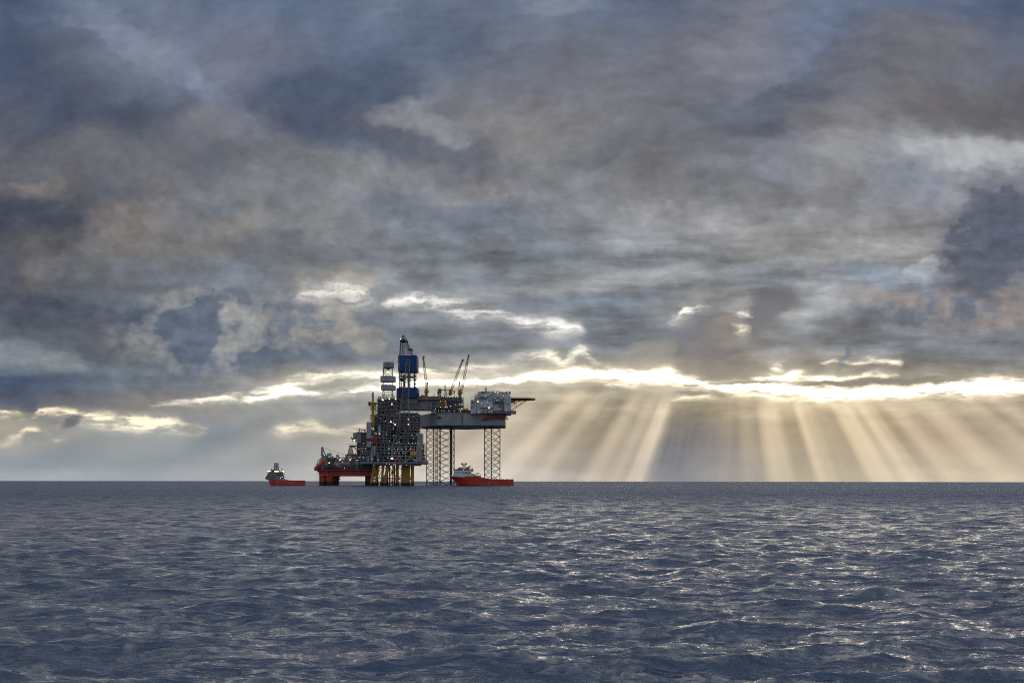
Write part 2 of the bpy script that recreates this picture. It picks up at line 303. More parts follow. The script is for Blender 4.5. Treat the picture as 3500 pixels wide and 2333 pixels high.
band([(2.62,1.25,.012,.0),(2.655,1.25,.012,.9),(2.69,1.25,.012,.0),(2.80,1.238,.006,.0),(2.84,1.236,.006,.6),(2.87,1.235,.006,.1),(2.93,1.237,.008,.6),(2.98,1.232,.010,.6),(3.06,1.240,.007,.8),(3.09,1.245,.007,.0)], 1, 1, Wm)
band([(2.28,1.11,.008,.0),(2.31,1.10,.010,.5),(2.355,1.068,.018,.7),(2.40,1.06,.014,.2),(2.45,1.06,.01,.0),(2.52,1.075,.012,.1),(2.55,1.07,.012,.5),(2.58,1.075,.01,.0)], 1, 1, (1, .93, .8))
band([(2.50,1.13,.012,.0),(2.54,1.13,.014,.6),(2.58,1.13,.012,.0)], 1, 1, Wm)
band([(2.29,1.365,.006,.0),(2.33,1.358,.008,.7),(2.42,1.352,.008,.6),(2.46,1.35,.006,.1),(2.55,1.348,.005,.3),(2.7,1.355,.006,.1),(2.8,1.35,.006,0)], .8, 1, (1,.86,.55))
band([(2.05,1.322,.005,.0),(2.09,1.322,.006,.5),(2.16,1.32,.006,.3),(2.2,1.32,.006,.0)], 1, 1, Wm)
# dark shreds across the bright gaps
for cx, cy, rx, ry, rt, c, s_ in ((.253,1.442,.034,.017,-20,(105,108,115),.9),(.08,1.425,.045,.010,-8,(140,134,124),.8),(.187,1.44,.016,.007,-8,(140,138,135),.8),(.655,1.468,.022,.014,10,(150,146,138),.7),(.16,1.49,.10,.014,-10,(146,147,146),.7),(2.36,1.312,.035,.006,0,(160,146,122),.9),(2.50,1.306,.10,.005,0,(150,140,122),.8),(2.36,1.34,.05,.006,0,(150,140,124),.8),(2.73,1.305,.14,.007,0,(150,140,122),.85),(2.95,1.303,.18,.008,-2,(140,132,118),.85),(3.1,1.30,.22,.008,-3,(138,132,122),.8),(2.73,1.318,.025,.008,0,(170,158,132),.7),(1.15,1.315,.12,.010,-4,(160,157,148),.7),(1.08,1.30,.10,.006,-6,(180,175,160),.5),(1.86,1.287,.05,.006,-4,(176,164,138),.75),(2.03,1.30,.07,.005,2,(182,170,142),.7),(2.19,1.278,.05,.007,6,(170,158,132),.75),(2.60,1.337,.05,.006,0,(176,164,136),.7),(2.88,1.352,.06,.006,3,(180,166,136),.7),(3.18,1.338,.08,.006,-4,(178,166,138),.7),(3.38,1.325,.07,.005,-4,(186,174,146),.6)):
    blob(cx, cy, rx, ry, rt, c, s_, .8, PB)

# crepuscular rays: light scattered in the far air below the gaps, all pointing at the hidden sun
SUNX, SUNY = 2.515, 0.745
ry_ = M('MAXIMUM', SY - SUNY, 0.25)
xh = M('MULTIPLY_ADD', (SX - SUNX) / ry_, 0.895, SUNX)      # where the ray through this direction meets the horizon
RAYS = [(-1.0,.15),(-.55,.05),(-.30,.30),(-.05,.10),(.20,.28),(.42,.05),(.62,.30),(.80,.10),(1.0,.32),(1.12,.12),(1.30,.42),(1.42,.22),(1.52,.40),(1.62,.22),(1.70,.44),(1.78,.18),(1.84,.30),(1.90,.12),(1.955,.08),(2.015,.40),(2.06,.28),(2.10,.42),(2.13,.34),(2.155,.66),(2.185,.72),(2.215,.24),(2.24,.09)]
RAYS2 = [(2.24,.09),(2.33,.10),(2.42,.15),(2.48,.22),(2.51,.17),(2.55,.30),(2.60,.22),(2.65,.56),(2.69,.50),(2.735,.20),(2.775,.20),(2.81,.60),(2.845,.42),(2.89,.24),(2.95,.18),(2.995,.58),(3.04,.62),(3.075,.38),(3.115,.62),(3.15,.40),(3.19,.14),(3.26,.44),(3.34,.26),(3.44,.54),(3.54,.24),(3.66,.46),(3.72,.30),(3.80,.56),(3.92,.20),(4.1,.40),(4.4,.16),(5.0,.1)]
g = lambda v: (v, v, v, 1)
ra = ramp((xh + 1.0) * (1 / 3.24), [((x + 1) / 3.24, g(v)) for x, v in RAYS], 'EASE')
rb = ramp((xh - 2.24) * (1 / 2.76), [((x - 2.24) / 2.76, g(v)) for x, v in RAYS2], 'EASE')
rn, _ = noise(vec(xh, M('MULTIPLY', SY, .12)), 30.0, 3.0, .6)
rs = csep(mix(ra, rb, M('GREATER_THAN', xh, 2.24)))[0]
rs = rs + (rn - .5) * 0.11
# rays start just under the lower edge of the bright gap
gapn = csep(ramp(SX / 3.5, [(0, g(.98)),(.18,g(.98)),(.30,g(.92)),(.42,g(.90)),(.50,g(.85)),(.62,g(.855)),(.66,g(.88)),(.75,g(.885)),(.86,g(.89)),(1,g(.87))], 'EASE'))[0]
rise = (SY - (gapn + .46))
rm = sstep(rise, -.012, .07) * sstep(SY, 1.48, 1.66, 1.0, .62)
rw = csep(ramp(SX / 3.5, [(0, g(.25)),(.3, g(.30)),(.46, g(.62)),(.53, g(1.0)),(.8, g(.95)),(1, g(.75))], 'EASE'))[0]
ray = (rs - .22) * rm * rw
colr = cadd(colr, cscale((.82, .655, .46, 1), ray))
colr = mix(colr, (.02, .02, .02, 1), 1.0, 'LIGHTEN')

# sky behind the camera: broken cloud, brighter than the deck ahead
bn, _ = noise(tc.outputs['Generated'], 2.4, 5.0, .55, 0, '3D')
back = mix((.26, .30, .37, 1), (.62, .63, .66, 1), sstep(bn, .38, .62))
front = sstep(dy_, .12, .42)
colr = mix(back, colr, front)
sky = nd('ShaderNodeTexSky', sky_type='NISHITA', sun_disc=False, sun_elevation=SUN_EL, sun_rotation=SUN_AZ, air_density=1.0, dust_density=2.0)
cover = M('MULTIPLY_ADD', front, .19, .805)
full = mix(sky.outputs[0], cscale(colr, 1 / SKY_STRENGTH), cover)
bg = nd('ShaderNodeBackground'); put(bg.inputs[0], full); bg.inputs[1].default_value = SKY_STRENGTH
wo = nd('ShaderNodeOutputWorld'); NT.links.new(bg.outputs[0], wo.inputs[0])
W.cycles.sampling_method = 'MANUAL'; W.cycles.sample_map_resolution = 1024

# ------------------------------------------------------------------ materials
def material(name, base, rough=0.6, metal=0.0, dirt=0.25, scale=0.12, rust=0.0, spec=0.4):
    """painted steel: base colour broken by large weather stains and streaks"""
    m = bpy.data.materials.new(name); m.use_nodes = True
    t = m.node_tree; b = t.nodes['Principled BSDF']
    b.inputs['Roughness'].default_value = rough; b.inputs['Metallic'].default_value = metal
    b.inputs['Specular IOR Level'].default_value = spec
    c = t.nodes.new('ShaderNodeTexCoord')
    mp = t.nodes.new('ShaderNodeMapping'); mp.inputs['Scale'].default_value = (1, 1, 0.35)
    t.links.new(c.outputs['Object'], mp.inputs[0])
    n = t.nodes.new('ShaderNodeTexNoise'); n.inputs['Scale'].default_value = scale; n.inputs['Detail'].default_value = 5
    t.links.new(mp.outputs[0], n.inputs['Vector'])
    r = t.nodes.new('ShaderNodeMapRange'); r.inputs[1].default_value = .3; r.inputs[2].default_value = .7
    r.inputs[3].default_value = 1 - dirt; r.inputs[4].default_value = 1 + dirt * .6
    t.links.new(n.outputs[0], r.inputs[0])
    mx = t.nodes.new('ShaderNodeVectorMath'); mx.operation = 'SCALE'; mx.inputs[0].default_value = base
    t.links.new(r.outputs[0], mx.inputs['Scale'])
    out = mx.outputs[0]
    if rust:
        n2 = t.nodes.new('ShaderNodeTexNoise'); n2.inputs['Scale'].default_value = scale * 2.2; n2.inputs['Detail'].default_value = 6
        t.links.new(mp.outputs[0], n2.inputs['Vector'])
        r2 = t.nodes.new('ShaderNodeMapRange'); r2.inputs[1].default_value = .52; r2.inputs[2].default_value = .70
        r2.inputs[4].default_value = rust
        t.links.new(n2.outputs[0], r2.inputs[0])
        m2 = t.nodes.new('ShaderNodeMix'); m2.data_type = 'RGBA'
        t.links.new(r2.outputs[0], m2.inputs[0]); t.links.new(out, m2.inputs[6]); m2.inputs[7].default_value = (.12, .055, .03, 1)
        out = m2.outputs[2]
    t.links.new(out, b.inputs['Base Color'])
    return m
def lamp_material(name, col, strength):
    m = bpy.data.materials.new(name); m.use_nodes = True
    t = m.node_tree; b = t.nodes['Principled BSDF']
    b.inputs['Base Color'].default_value = (.8, .8, .8, 1)
    b.inputs['Emission Color'].default_value = (*col, 1); b.inputs['Emission Strength'].default_value = strength
    return m
MT = dict(
    grey=material('grey steel paint', (.27, .28, .31), .6, dirt=.3, rust=.35),
    mid=material('mid grey steel', (.19, .195, .215), .7, dirt=.35, rust=.35),
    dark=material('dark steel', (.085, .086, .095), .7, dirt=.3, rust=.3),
    black=material('black fouled steel', (.012, .014, .018), .6, dirt=.3),
    pale=material('pale grey cladding', (.33, .34, .365), .6, dirt=.25, rust=.25),
    white=material('white paint', (.46, .49, .54), .5, dirt=.22, rust=.4),
    shipwhite=material('ship white paint', (.72, .75, .79), .5, dirt=.15, rust=.15),
    dirty=material('grimy white paint', (.36, .36, .37), .6, dirt=.3, rust=.5),
    hull=material('weathered hull grey', (.25, .27, .29), .6, dirt=.25, scale=.06, rust=.25),
    blue=material('blue wind wall', (.003, .050, .21), .55, dirt=.25),
    yellow=material('yellow steel paint', (.46, .22, .018), .6, dirt=.35, rust=.5),
    ochre=material('weathered yellow paint', (.36, .18, .02), .6, dirt=.35, rust=.55),
    red=material('red hull paint', (.33, .028, .017), .5, dirt=.3, rust=.25),
    maroon=material('dull red steel', (.20, .032, .03), .6, dirt=.35, rust=.4),
    orange=material('orange red hull paint', (.44, .042, .020), .45, dirt=.18, rust=.15),
    boat=material('lifeboat orange', (.70, .10, .03), .45, dirt=.15),
    sign=material('orange sign board', (.75, .30, .02), .5, dirt=.15),
    glass=material('dark window glass', (.012, .016, .02), .08, dirt=.1, spec=.6),
    green=material('green grey lattice steel', (.045, .060, .065), .7, dirt=.3, rust=.3),
    cream=material('cream funnel paint', (.36, .31, .22), .55, dirt=.2, rust=.3),
    deckgreen=material('dark helideck paint', (.05, .055, .045), .8, dirt=.3),
    warm=lamp_material('warm sodium lamp', (1.0, .66, .30), 2.6),
    cool=lamp_material('white deck lamp', (1.0, .90, .74), 1.6),
)

# ------------------------------------------------------------------ sea: one sheet, real waves out to the horizon
def sea_material():
    m = bpy.data.materials.new('sea water'); m.use_nodes = True
    t = m.node_tree; b = t.nodes['Principled BSDF']
    b.inputs['Base Color'].default_value = (.017, .050, .118, 1)
    b.inputs['Roughness'].default_value = .10
    b.inputs['IOR'].default_value = 1.56
    b.inputs['Specular IOR Level'].default_value = .5
    # ripples too small for the sheet: the true slope of a rippled height field, added to the wave normal
    g = t.nodes.new('ShaderNodeTexCoord'); geo = t.nodes.new('ShaderNodeNewGeometry')
    def vm(op, a, b=None, sc=None):
        n = t.nodes.new('ShaderNodeVectorMath'); n.operation = op
        for k, v in ((0, a), (1, b)):
            if v is None: continue
            if isinstance(v, bpy.types.NodeSocket): t.links.new(v, n.inputs[k])
            else: n.inputs[k].default_value = v
        if sc is not None:
            if isinstance(sc, bpy.types.NodeSocket): t.links.new(sc, n.inputs['Scale'])
            else: n.inputs['Scale'].default_value = sc
        return n.outputs[0]
    ln = t.nodes.new('ShaderNodeVectorMath'); ln.operation = 'LENGTH'; t.links.new(g.outputs['Object'], ln.inputs[0])
    def rampd(a, b_, lo, hi):                      # distances at which ripples blur into plain roughness
        r = t.nodes.new('ShaderNodeMapRange'); r.interpolation_type = 'SMOOTHSTEP'
        r.inputs[1].default_value = a; r.inputs[2].default_value = b_; r.inputs[3].default_value = lo; r.inputs[4].default_value = hi
        t.links.new(ln.outputs['Value'], r.inputs[0]); return r.outputs[0]
    t.links.new(rampd(40, 450, .075, .44), b.inputs['Roughness'])
    fade = {.30: rampd(400, 2500, 1.0, .5), 1.1: rampd(120, 900, 1.0, .25), 2.6: rampd(50, 350, 1.0, .0), 6.5: rampd(30, 140, 1.0, 0)}
    nrm = geo.outputs['Normal']
    for sc, e, k, det, rot in ((.30, .25, .40, 3, 12), (1.1, .08, .34, 3, -20), (2.6, .03, .26, 3, 16), (6.5, .012, .24, 3, -8)):
        a, b_ = math.cos(R(rot)), math.sin(R(rot))
        hs = []
        for off in ((0, 0, 0), (e, 0, 0), (0, e, 0)):
            pt = vm('ADD', g.outputs['Object'], off)
            mp = t.nodes.new('ShaderNodeMapping'); mp.inputs['Scale'].default_value = (.55, 1, 1); mp.inputs['Rotation'].default_value = (0, 0, R(rot))
            t.links.new(pt, mp.inputs[0])
            n = t.nodes.new('ShaderNodeTexNoise'); n.noise_dimensions = '2D'; n.inputs['Scale'].default_value = sc
            n.inputs['Detail'].default_value = det; n.inputs['Roughness'].default_value = .55
            t.links.new(mp.outputs[0], n.inputs['Vector']); h = n.outputs[0]
            if sc == 2.6:                          # sharp little crests
                for op_, k2 in (('SUBTRACT', .5), ('ABSOLUTE', 0), ('MULTIPLY', -1.0)):
                    q = t.nodes.new('ShaderNodeMath'); q.operation = op_; t.links.new(h, q.inputs[0]); q.inputs[1].default_value = k2; h = q.outputs[0]
            hs.append(h)
        ds = []
        for h in hs[1:]:
            d = t.nodes.new('ShaderNodeMath'); d.operation = 'SUBTRACT'; t.links.new(hs[0], d.inputs[0]); t.links.new(h, d.inputs[1]); ds.append(d.outputs[0])
        cb = t.nodes.new('ShaderNodeCombineXYZ'); t.links.new(ds[0], cb.inputs[0]); t.links.new(ds[1], cb.inputs[1])
        nrm = vm('ADD', nrm, vm('SCALE', vm('SCALE', cb.outputs[0], None, k / (e * sc)), None, fade[sc]))
    t.links.new(vm('NORMALIZE', nrm), b.inputs['Normal'])
    return m
rng = np.random.RandomState(7)
NW = 210
lam = np.exp(np.linspace(math.log(0.22), math.log(26.0), NW)) * rng.uniform(.95, 1.05, NW)
ang = R(-90) + R(14) + rng.normal(0, 1, NW) * R(38)          # wind sea rolling towards the viewer
kw = 2 * np.pi / lam
slope = 0.033 * np.exp(-(np.clip(np.log(lam) - math.log(1.1), -9, 9) / 1.6) ** 2) * rng.uniform(.5, 1.4, NW)
slope += 0.020 * np.exp(-((np.log(lam) - math.log(6.5)) / .45) ** 2) * rng.uniform(.5, 1.4, NW)      # swell
amp = slope / kw
ph = rng.uniform(0, 2 * np.pi, NW)
fine = np.linspace(R(-37), R(37), 1150)
coarse = np.linspace(R(37), R(323), 90)[1:-1]
th = np.concatenate([fine, coarse])                            # measured from +Y, clockwise
lr = [math.log(11.0)]
while lr[-1] < math.log(17000.0):
    lr.append(lr[-1] + (0.006 if lr[-1] < math.log(24) else 0.0026 if lr[-1] < math.log(100) else 0.0036 if lr[-1] < math.log(700) else 0.008))
lr = np.array(lr); rr = np.exp(lr)
NC, NR = len(th), len(rr)
cx_ = np.outer(rr, np.sin(th)).astype(np.float32); cy_ = np.outer(rr, np.cos(th)).astype(np.float32)
ZX = np.zeros((NR, NC), np.float32); ZY = ZX.copy(); ZZ = ZX.copy()
dr = rr * np.gradient(lr)
dt = rr * (fine[1] - fine[0])
for i in range(NW):
    f = np.clip((lam[i] / np.maximum(dr, dt) - 2.2) / 2.5, 0, 1)     # a wave fades where the sheet is too coarse for it
    last = np.argmax(f <= 0) if (f <= 0).any() else NR
    if last < 2: continue
    A = (amp[i] * f[:last])[:, None].astype(np.float32)
    dxw, dyw = math.cos(ang[i]), math.sin(ang[i])
    p = (kw[i] * (cx_[:last] * dxw + cy_[:last] * dyw) + ph[i]).astype(np.float32)
    s_, c_ = np.sin(p), np.cos(p)
    ZX[:last] -= .95 * A * dxw * s_; ZY[:last] -= .95 * A * dyw * s_; ZZ[:last] += A * c_
calm = np.ones(NC, np.float32); calm[len(fine):] = .25
ZZ *= calm; ZX *= calm; ZY *= calm
co = np.stack([cx_ + ZX, cy_ + ZY, ZZ - (rr ** 2 / (2 * EARTH)).astype(np.float32)[:, None]], -1).reshape(-1, 3)
co = np.concatenate([co, np.array([[0, 0, -.2]], np.float32)])
ii = np.arange(NR - 1)[:, None] * NC; jj = np.arange(NC)[None, :]; jn = (jj + 1) % NC
quads = np.stack([ii + jj, ii + NC + jj, ii + NC + jn, ii + jn], -1).reshape(-1, 4)
tri = np.stack([np.full(NC, NR * NC), np.arange(NC), (np.arange(NC) + 1) % NC], -1)
me = bpy.data.meshes.new('sea')
me.vertices.add(len(co)); me.vertices.foreach_set('co', co.ravel())
nl = quads.size + tri.size
me.loops.add(nl); me.loops.foreach_set('vertex_index', np.concatenate([quads.ravel(), tri.ravel()]).astype(np.int32))
npoly = len(quads) + len(tri)
me.polygons.add(npoly)
me.polygons.foreach_set('loop_start', np.concatenate([np.arange(len(quads)) * 4, quads.size + np.arange(len(tri)) * 3]).astype(np.int32))
me.polygons.foreach_set('use_smooth', np.ones(npoly, bool))
me.update(calc_edges=True); me.validate()
sea = bpy.data.objects.new('sea', me); COL.objects.link(sea); sea['kind'] = 'structure'
me.materials.append(sea_material())
# ------------------------------------------------------------------ mesh building helpers
class MB:
    """collects boxes, bars, tubes and prisms and links them as ONE mesh object"""
    def __init__(s): s.v = []; s.f = []
    def add(s, vs, fs):
        o = len(s.v); s.v += [tuple(p) for p in vs]; s.f += [tuple(i + o for i in f) for f in fs]
    def box(s, x0, x1, y0, y1, z0, z1):
        if x0 > x1: x0, x1 = x1, x0
        if y0 > y1: y0, y1 = y1, y0
        if z0 > z1: z0, z1 = z1, z0
        s.add([(x0,y0,z0),(x1,y0,z0),(x1,y1,z0),(x0,y1,z0),(x0,y0,z1),(x1,y0,z1),(x1,y1,z1),(x0,y1,z1)],
              [(0,3,2,1),(4,5,6,7),(0,1,5,4),(1,2,6,5),(2,3,7,6),(3,0,4,7)])
    def prism(s, pts, lo, hi, axis='z'):
        """polygon pts extruded along an axis; axis y: pts are (x, z)"""
        n = len(pts)
        if axis == 'z': a = [(p[0], p[1], lo) for p in pts]; b = [(p[0], p[1], hi) for p in pts]
        elif axis == 'y': a = [(p[0], lo, p[1]) for p in pts]; b = [(p[0], hi, p[1]) for p in pts]
        else: a = [(lo, p[0], p[1]) for p in pts]; b = [(hi, p[0], p[1]) for p in pts]
        s.add(a + b, [tuple(range(n))[::-1], tuple(range(n, 2 * n))] + [(i, (i + 1) % n, n + (i + 1) % n, n + i) for i in range(n)])
    def bar(s, a, b, r, n=5, r2=None):
        a = Vector(a); b = Vector(b); d = b - a
        if d.length < 1e-6: return
        q = d.to_track_quat('Z', 'Y'); r2 = r if r2 is None else r2
        vs = []
        for p, rr_ in ((a, r), (b, r2)):
            for k in range(n):
                t = 2 * math.pi * k / n + .4
                vs.append(p + q @ Vector((rr_ * math.cos(t), rr_ * math.sin(t), 0)))
        s.add(vs, [tuple(range(n))[::-1], tuple(range(n, 2 * n))] + [(i, (i + 1) % n, n + (i + 1) % n, n + i) for i in range(n)])
    def ball(s, c, r, n=8, m=5, sz=1.0):
        vs = [(c[0], c[1], c[2] - r * sz)]
        for i in range(1, m):
            t = math.pi * i / m
            for k in range(n):
                p = 2 * math.pi * k / n
                vs.append((c[0] + r * math.sin(t) * math.cos(p), c[1] + r * math.sin(t) * math.sin(p), c[2] - r * sz * math.cos(t)))
        vs.append((c[0], c[1], c[2] + r * sz))
        fs = [(0, 1 + (k + 1) % n, 1 + k) for k in range(n)]
        for i in range(m - 2):
            for k in range(n):
                a = 1 + i * n + k; b = 1 + i * n + (k + 1) % n
                fs.append((a, b, b + n, a + n))
        e = len(vs) - 1; o = 1 + (m - 2) * n
        fs += [(e, o + k, o + (k + 1) % n) for k in range(n)]
        s.add(vs, fs)
    def lattice(s, a, b, wa, wb, n, rc=.25, rb=.14, side=(1, 0, 0), sides=4):
        """open lattice mast or boom from a to b, square section wa -> wb"""
        a = Vector(a); b = Vector(b); d = (b - a).normalized()
        u = Vector(side); u = (u - d * u.dot(d)).normalized(); w = d.cross(u)
        cs = [(1, 1), (1, -1), (-1, -1), (-1, 1)] if sides == 4 else [(1, .6), (-1, .6), (0, -1)]
        ring = []
        for i in range(n + 1):
            t = i / n; c = a.lerp(b, t); h = (wa + (wb - wa) * t) / 2
            ring.append([c + u * (h * p) + w * (h * q) for p, q in cs])
        m = len(cs)
        for k in range(m): s.bar(ring[0][k], ring[-1][k], rc, 4)
        for i in range(n):
            for k in range(m):
                k2 = (k + 1) % m
                s.bar(ring[i + 1][k], ring[i + 1][k2], rb, 3)
                if i % 2: s.bar(ring[i][k], ring[i + 1][k2], rb, 3)
                else: s.bar(ring[i][k2], ring[i + 1][k], rb, 3)
    def rail(s, pts, h=1.1, r=.05, step=3.0):
        for a, b in zip(pts[:-1], pts[1:]):
            a = Vector(a); b = Vector(b); n = max(1, int((b - a).length / step))
            for z in (h, h * .5): s.bar(a + Vector((0, 0, z)), b + Vector((0, 0, z)), r, 3)
            for i in range(n + 1):
                p = a.lerp(b, i / n); s.bar(p, p + Vector((0, 0, h)), r, 3)
    def build(s, name, mat, parent=None, smooth=False):
        me = bpy.data.meshes.new(name); me.from_pydata(s.v, [], s.f); me.update()
        if smooth: me.polygons.foreach_set('use_smooth', [True] * len(me.polygons))
        o = bpy.data.objects.new(name, me); COL.objects.link(o)
        me.materials.append(MT[mat] if isinstance(mat, str) else mat)
        if parent is not None:
            o.parent = parent
            T = Vector((0, 0, 0)); q = parent
            while q is not None: T += q.location; q = q.parent
            me.transform(Matrix.Translation(-T))
        return o
def part(parent, name, mat, fn, stuff=False, **kw):
    m = MB(); fn(m); o = m.build(name, mat, parent, **kw)
    if stuff: o['kind'] = 'stuff'
    return o
def each(parent, name, mat, fns):
    return [part(parent, name, mat, f) for f in fns]
def boxes(parent, name, mat, l):
    """one part per box: (u0, u1, v0, v1, near, far)"""
    return each(parent, name, mat, [(lambda m, a=a: bx(m, *a)) for a in l])
def tag(o, label=None, cat=None, group=None, kind=None):
    for k, v in (('label', label), ('category', cat), ('group', group), ('kind', kind)):
        if v: o[k] = v
    return o
def empty(name, loc, label, cat, group=None, rz=0.0):
    o = bpy.data.objects.new(name, None); COL.objects.link(o); o.location = loc; o.rotation_euler.z = rz
    o.empty_display_size = 5
    return tag(o, label, cat, group)

# survey of the field: bearings and heights read off the photograph, turned into metres at a chosen range
def X(u, Y=1100.0): return (880 + u / 2.353 - 1750) / FPX * Y
def Z(v, Y=1100.0): return CAM_H + (EYE - 1120 - v / 2.353) / FPX * Y
def P(u, v, Y=1100.0): return Vector((X(u, Y), Y, Z(v, Y)))
SEAZ = -0.1

def bx(m, u0, u1, v0, v1, Y0, Y1):
    """box seen as u0..u1 by v0..v1 on its near face at Y0, reaching back to Y1"""
    m.box(X(u0, Y0), X(u1, Y0), Y0, Y1, Z(v0, Y0), Z(v1, Y0))
LAMP_ME = {}
def lamps(parent, pts, kind, Y, size=.5, name='floodlight'):
    """one small lamp per point: housing and glowing lens in one"""
    for p in pts:
        u, v = p[0], p[1]; yy = p[2] if len(p) > 2 else Y
        me = LAMP_ME.get((kind, size))
        if me is None:
            b = MB(); b.ball((0, 0, 0), size, 8, 6)
            me = bpy.data.meshes.new(name); me.from_pydata(b.v, [], b.f); me.materials.append(MT[kind]); LAMP_ME[(kind, size)] = me
        o = bpy.data.objects.new(name, me); COL.objects.link(o)
        o.parent = parent; o.location = P(u, v, yy) - parent.location

def clutter(seed, u0, u1, v0, v1, Y0, Y1, n, smin=4, smax=16):
    """scattered machinery: skids, tanks and cabinets standing in an open deck bay"""
    r = random.Random(seed)
    def fn(m):
        for _ in range(n):
            u = r.uniform(u0, u1); w = r.uniform(smin, smax); h = r.uniform(smin, smax) * .8
            y = r.uniform(Y0, Y1); k = r.random()
            v = r.choice([v1 - h, r.uniform(v0, v1 - h)])
            if k < .55: bx(m, u, min(u + w, u1), v, v + h, y, y + r.uniform(1.5, 4))
            elif k < .8:
                a = P(u, v, y); b = P(u, v + h, y); m.bar(a, b, w * .045, 8)
            else:
                a = P(u, v + h / 2, y); b = P(min(u + w, u1), v + h / 2, y); m.bar(a, b, h * .05, 8)
    return fn
def pipes(seed, u0, u1, v0, v1, Y0, Y1, n, r0=.12, r1=.35):
    r = random.Random(seed)
    def fn(m):
        for _ in range(n):
            y = r.uniform(Y0, Y1); u = r.uniform(u0, u1); v = r.uniform(v0, v1); rad = r.uniform(r0, r1)
            p = P(u, v, y)
            for _k in range(r.randint(2, 4)):
                if r.random() < .5: u2, v2 = min(max(u + r.uniform(-40, 40), u0), u1), v
                else: u2, v2 = u, min(max(v + r.uniform(-45, 45), v0), v1)
                q = P(u2, v2, y); m.bar(p, q, rad, 5); p, u, v = q, u2, v2
    return fn
def frame(u0, u1, levels, ncol, Y, rc=.45, rb=.3, brace=True, seed=0, dens=.6):
    """columns, beams and diagonal bracing of one face of a module"""
    r = random.Random(seed)
    def fn(m):
        us = [u0 + (u1 - u0) * i / ncol for i in range(ncol + 1)]
        for u in us: m.bar(P(u, levels[0], Y), P(u, levels[-1], Y), rc, 4)
        for v in levels: m.bar(P(u0, v, Y - .3), P(u1, v, Y - .3), rc * .9, 4)
        if brace:
            for a, b in zip(levels[:-1], levels[1:]):
                for i in range(ncol):
                    if r.random() < dens:
                        k = r.random(); uu, uw = us[i], us[i + 1]; um = (uu + uw) / 2
                        if k < .4: m.bar(P(uu, b, Y), P(um, a, Y), rb, 4); m.bar(P(uw, b, Y), P(um, a, Y), rb, 4)
                        elif k < .7: m.bar(P(uu, a, Y), P(uw, b, Y), rb, 4)
                        else: m.bar(P(uw, a, Y), P(uu, b, Y), rb, 4)
    return fn
def decks(u0, u1, levels, Y0, Y1, t=.35, lip=1.0):
    def fn(m):
        for v in levels:
            m.box(X(u0, Y0) - lip, X(u1, Y0) + lip, Y0 - lip, Y1, Z(v, Y0) - t, Z(v, Y0) + t)
            m.rail([(X(u0, Y0) - lip, Y0 - lip, Z(v, Y0) + t), (X(u1, Y0) + lip, Y0 - lip, Z(v, Y0) + t)], 1.2, .06, 3.5)
    return fn
def windows(parent, u0, u1, v, n, Y, w=1.1, h=.9, name='window'):
    for i in range(n):
        u = u0 + (u1 - u0) * (i + .5) / n
        m = MB(); c = P(u, v, Y); m.box(c.x - w / 2, c.x + w / 2, Y - .12, Y + .2, c.z - h / 2, c.z + h / 2)
        m.build(name, 'glass', parent)

# ================================================================== JACK-UP RIG
YJ = 1085.0
rig = empty('jack_up_rig', (X(1640, YJ), YJ + 30, SEAZ), 'grey jack-up drilling rig on three lattice legs with blue-panelled derrick and yellow cranes', 'drilling rig')
def hull_fn(m):
    top, bot = Z(684, YJ), Z(784, YJ)
    pl = [(X(1450, YJ), YJ), (X(1985, YJ), YJ), (X(1993, YJ), YJ + 4), (X(1993, YJ), YJ + 62), (X(1660, YJ), YJ + 92), (X(1330, 1150), YJ + 80), (X(1294, 1132), YJ + 46), (X(1392, 1100), YJ + 10)]
    m.prism(pl, bot, top)
    # rubbing strips, rim and plate seams standing proud of the shell
    m.box(X(1448, YJ), X(1990, YJ), YJ - .45, YJ - .02, Z(692, YJ), Z(688, YJ))
    m.box(X(1448, YJ), X(1990, YJ), YJ - .30, YJ - .02, Z(782, YJ), Z(776, YJ))
    for u in (1535, 1645, 1705, 1765): m.box(X(u, YJ), X(u + 2, YJ), YJ - .22, YJ - .02, Z(776, YJ), Z(692, YJ))
part(rig, 'hull', 'hull', hull_fn)
part(rig, 'hull_ladder', 'dark', lambda m: [m.bar(P(u, 690, YJ - .8), P(u, 808, YJ - .8), .12, 4) for u in (1642, 1649)] + [m.bar(P(1642, 694 + 5 * i, YJ - .8), P(1649, 694 + 5 * i, YJ - .8), .08, 3) for i in range(22)])
part(rig, 'anchor_bolster', 'black', lambda m: (bx(m, 1448, 1470, 716, 724, YJ - 2, YJ - .3), m.bar(P(1450, 700, YJ - 1), P(1456, 716, YJ - 1), .2), bx(m, 1460, 1482, 721, 725, YJ - 1.4, YJ - .3)))
part(rig, 'sponson', 'maroon', lambda m: m.prism([(X(1800, YJ), Z(739, YJ)), (X(1856, YJ), Z(698, YJ)), (X(2010, YJ), Z(690, YJ)), (X(1986, YJ), Z(738, YJ)), (X(1966, YJ), Z(728, YJ)), (X(1900, YJ), Z(726, YJ)), (X(1830, YJ), Z(741, YJ))], YJ - 3.2, YJ - .05, 'y'))
part(rig, 'walkway', 'mid', lambda m: (bx(m, 1822, 2080, 672, 690, YJ - 6, YJ + 2), m.rail([P(1822, 672, YJ - 6), P(2080, 672, YJ - 6)], 1.2, .07, 3), bx(m, 2038, 2080, 666, 674, YJ - 5, YJ + 3), bx(m, 1760, 1990, 683.5, 690, YJ - 3, YJ - .5)))
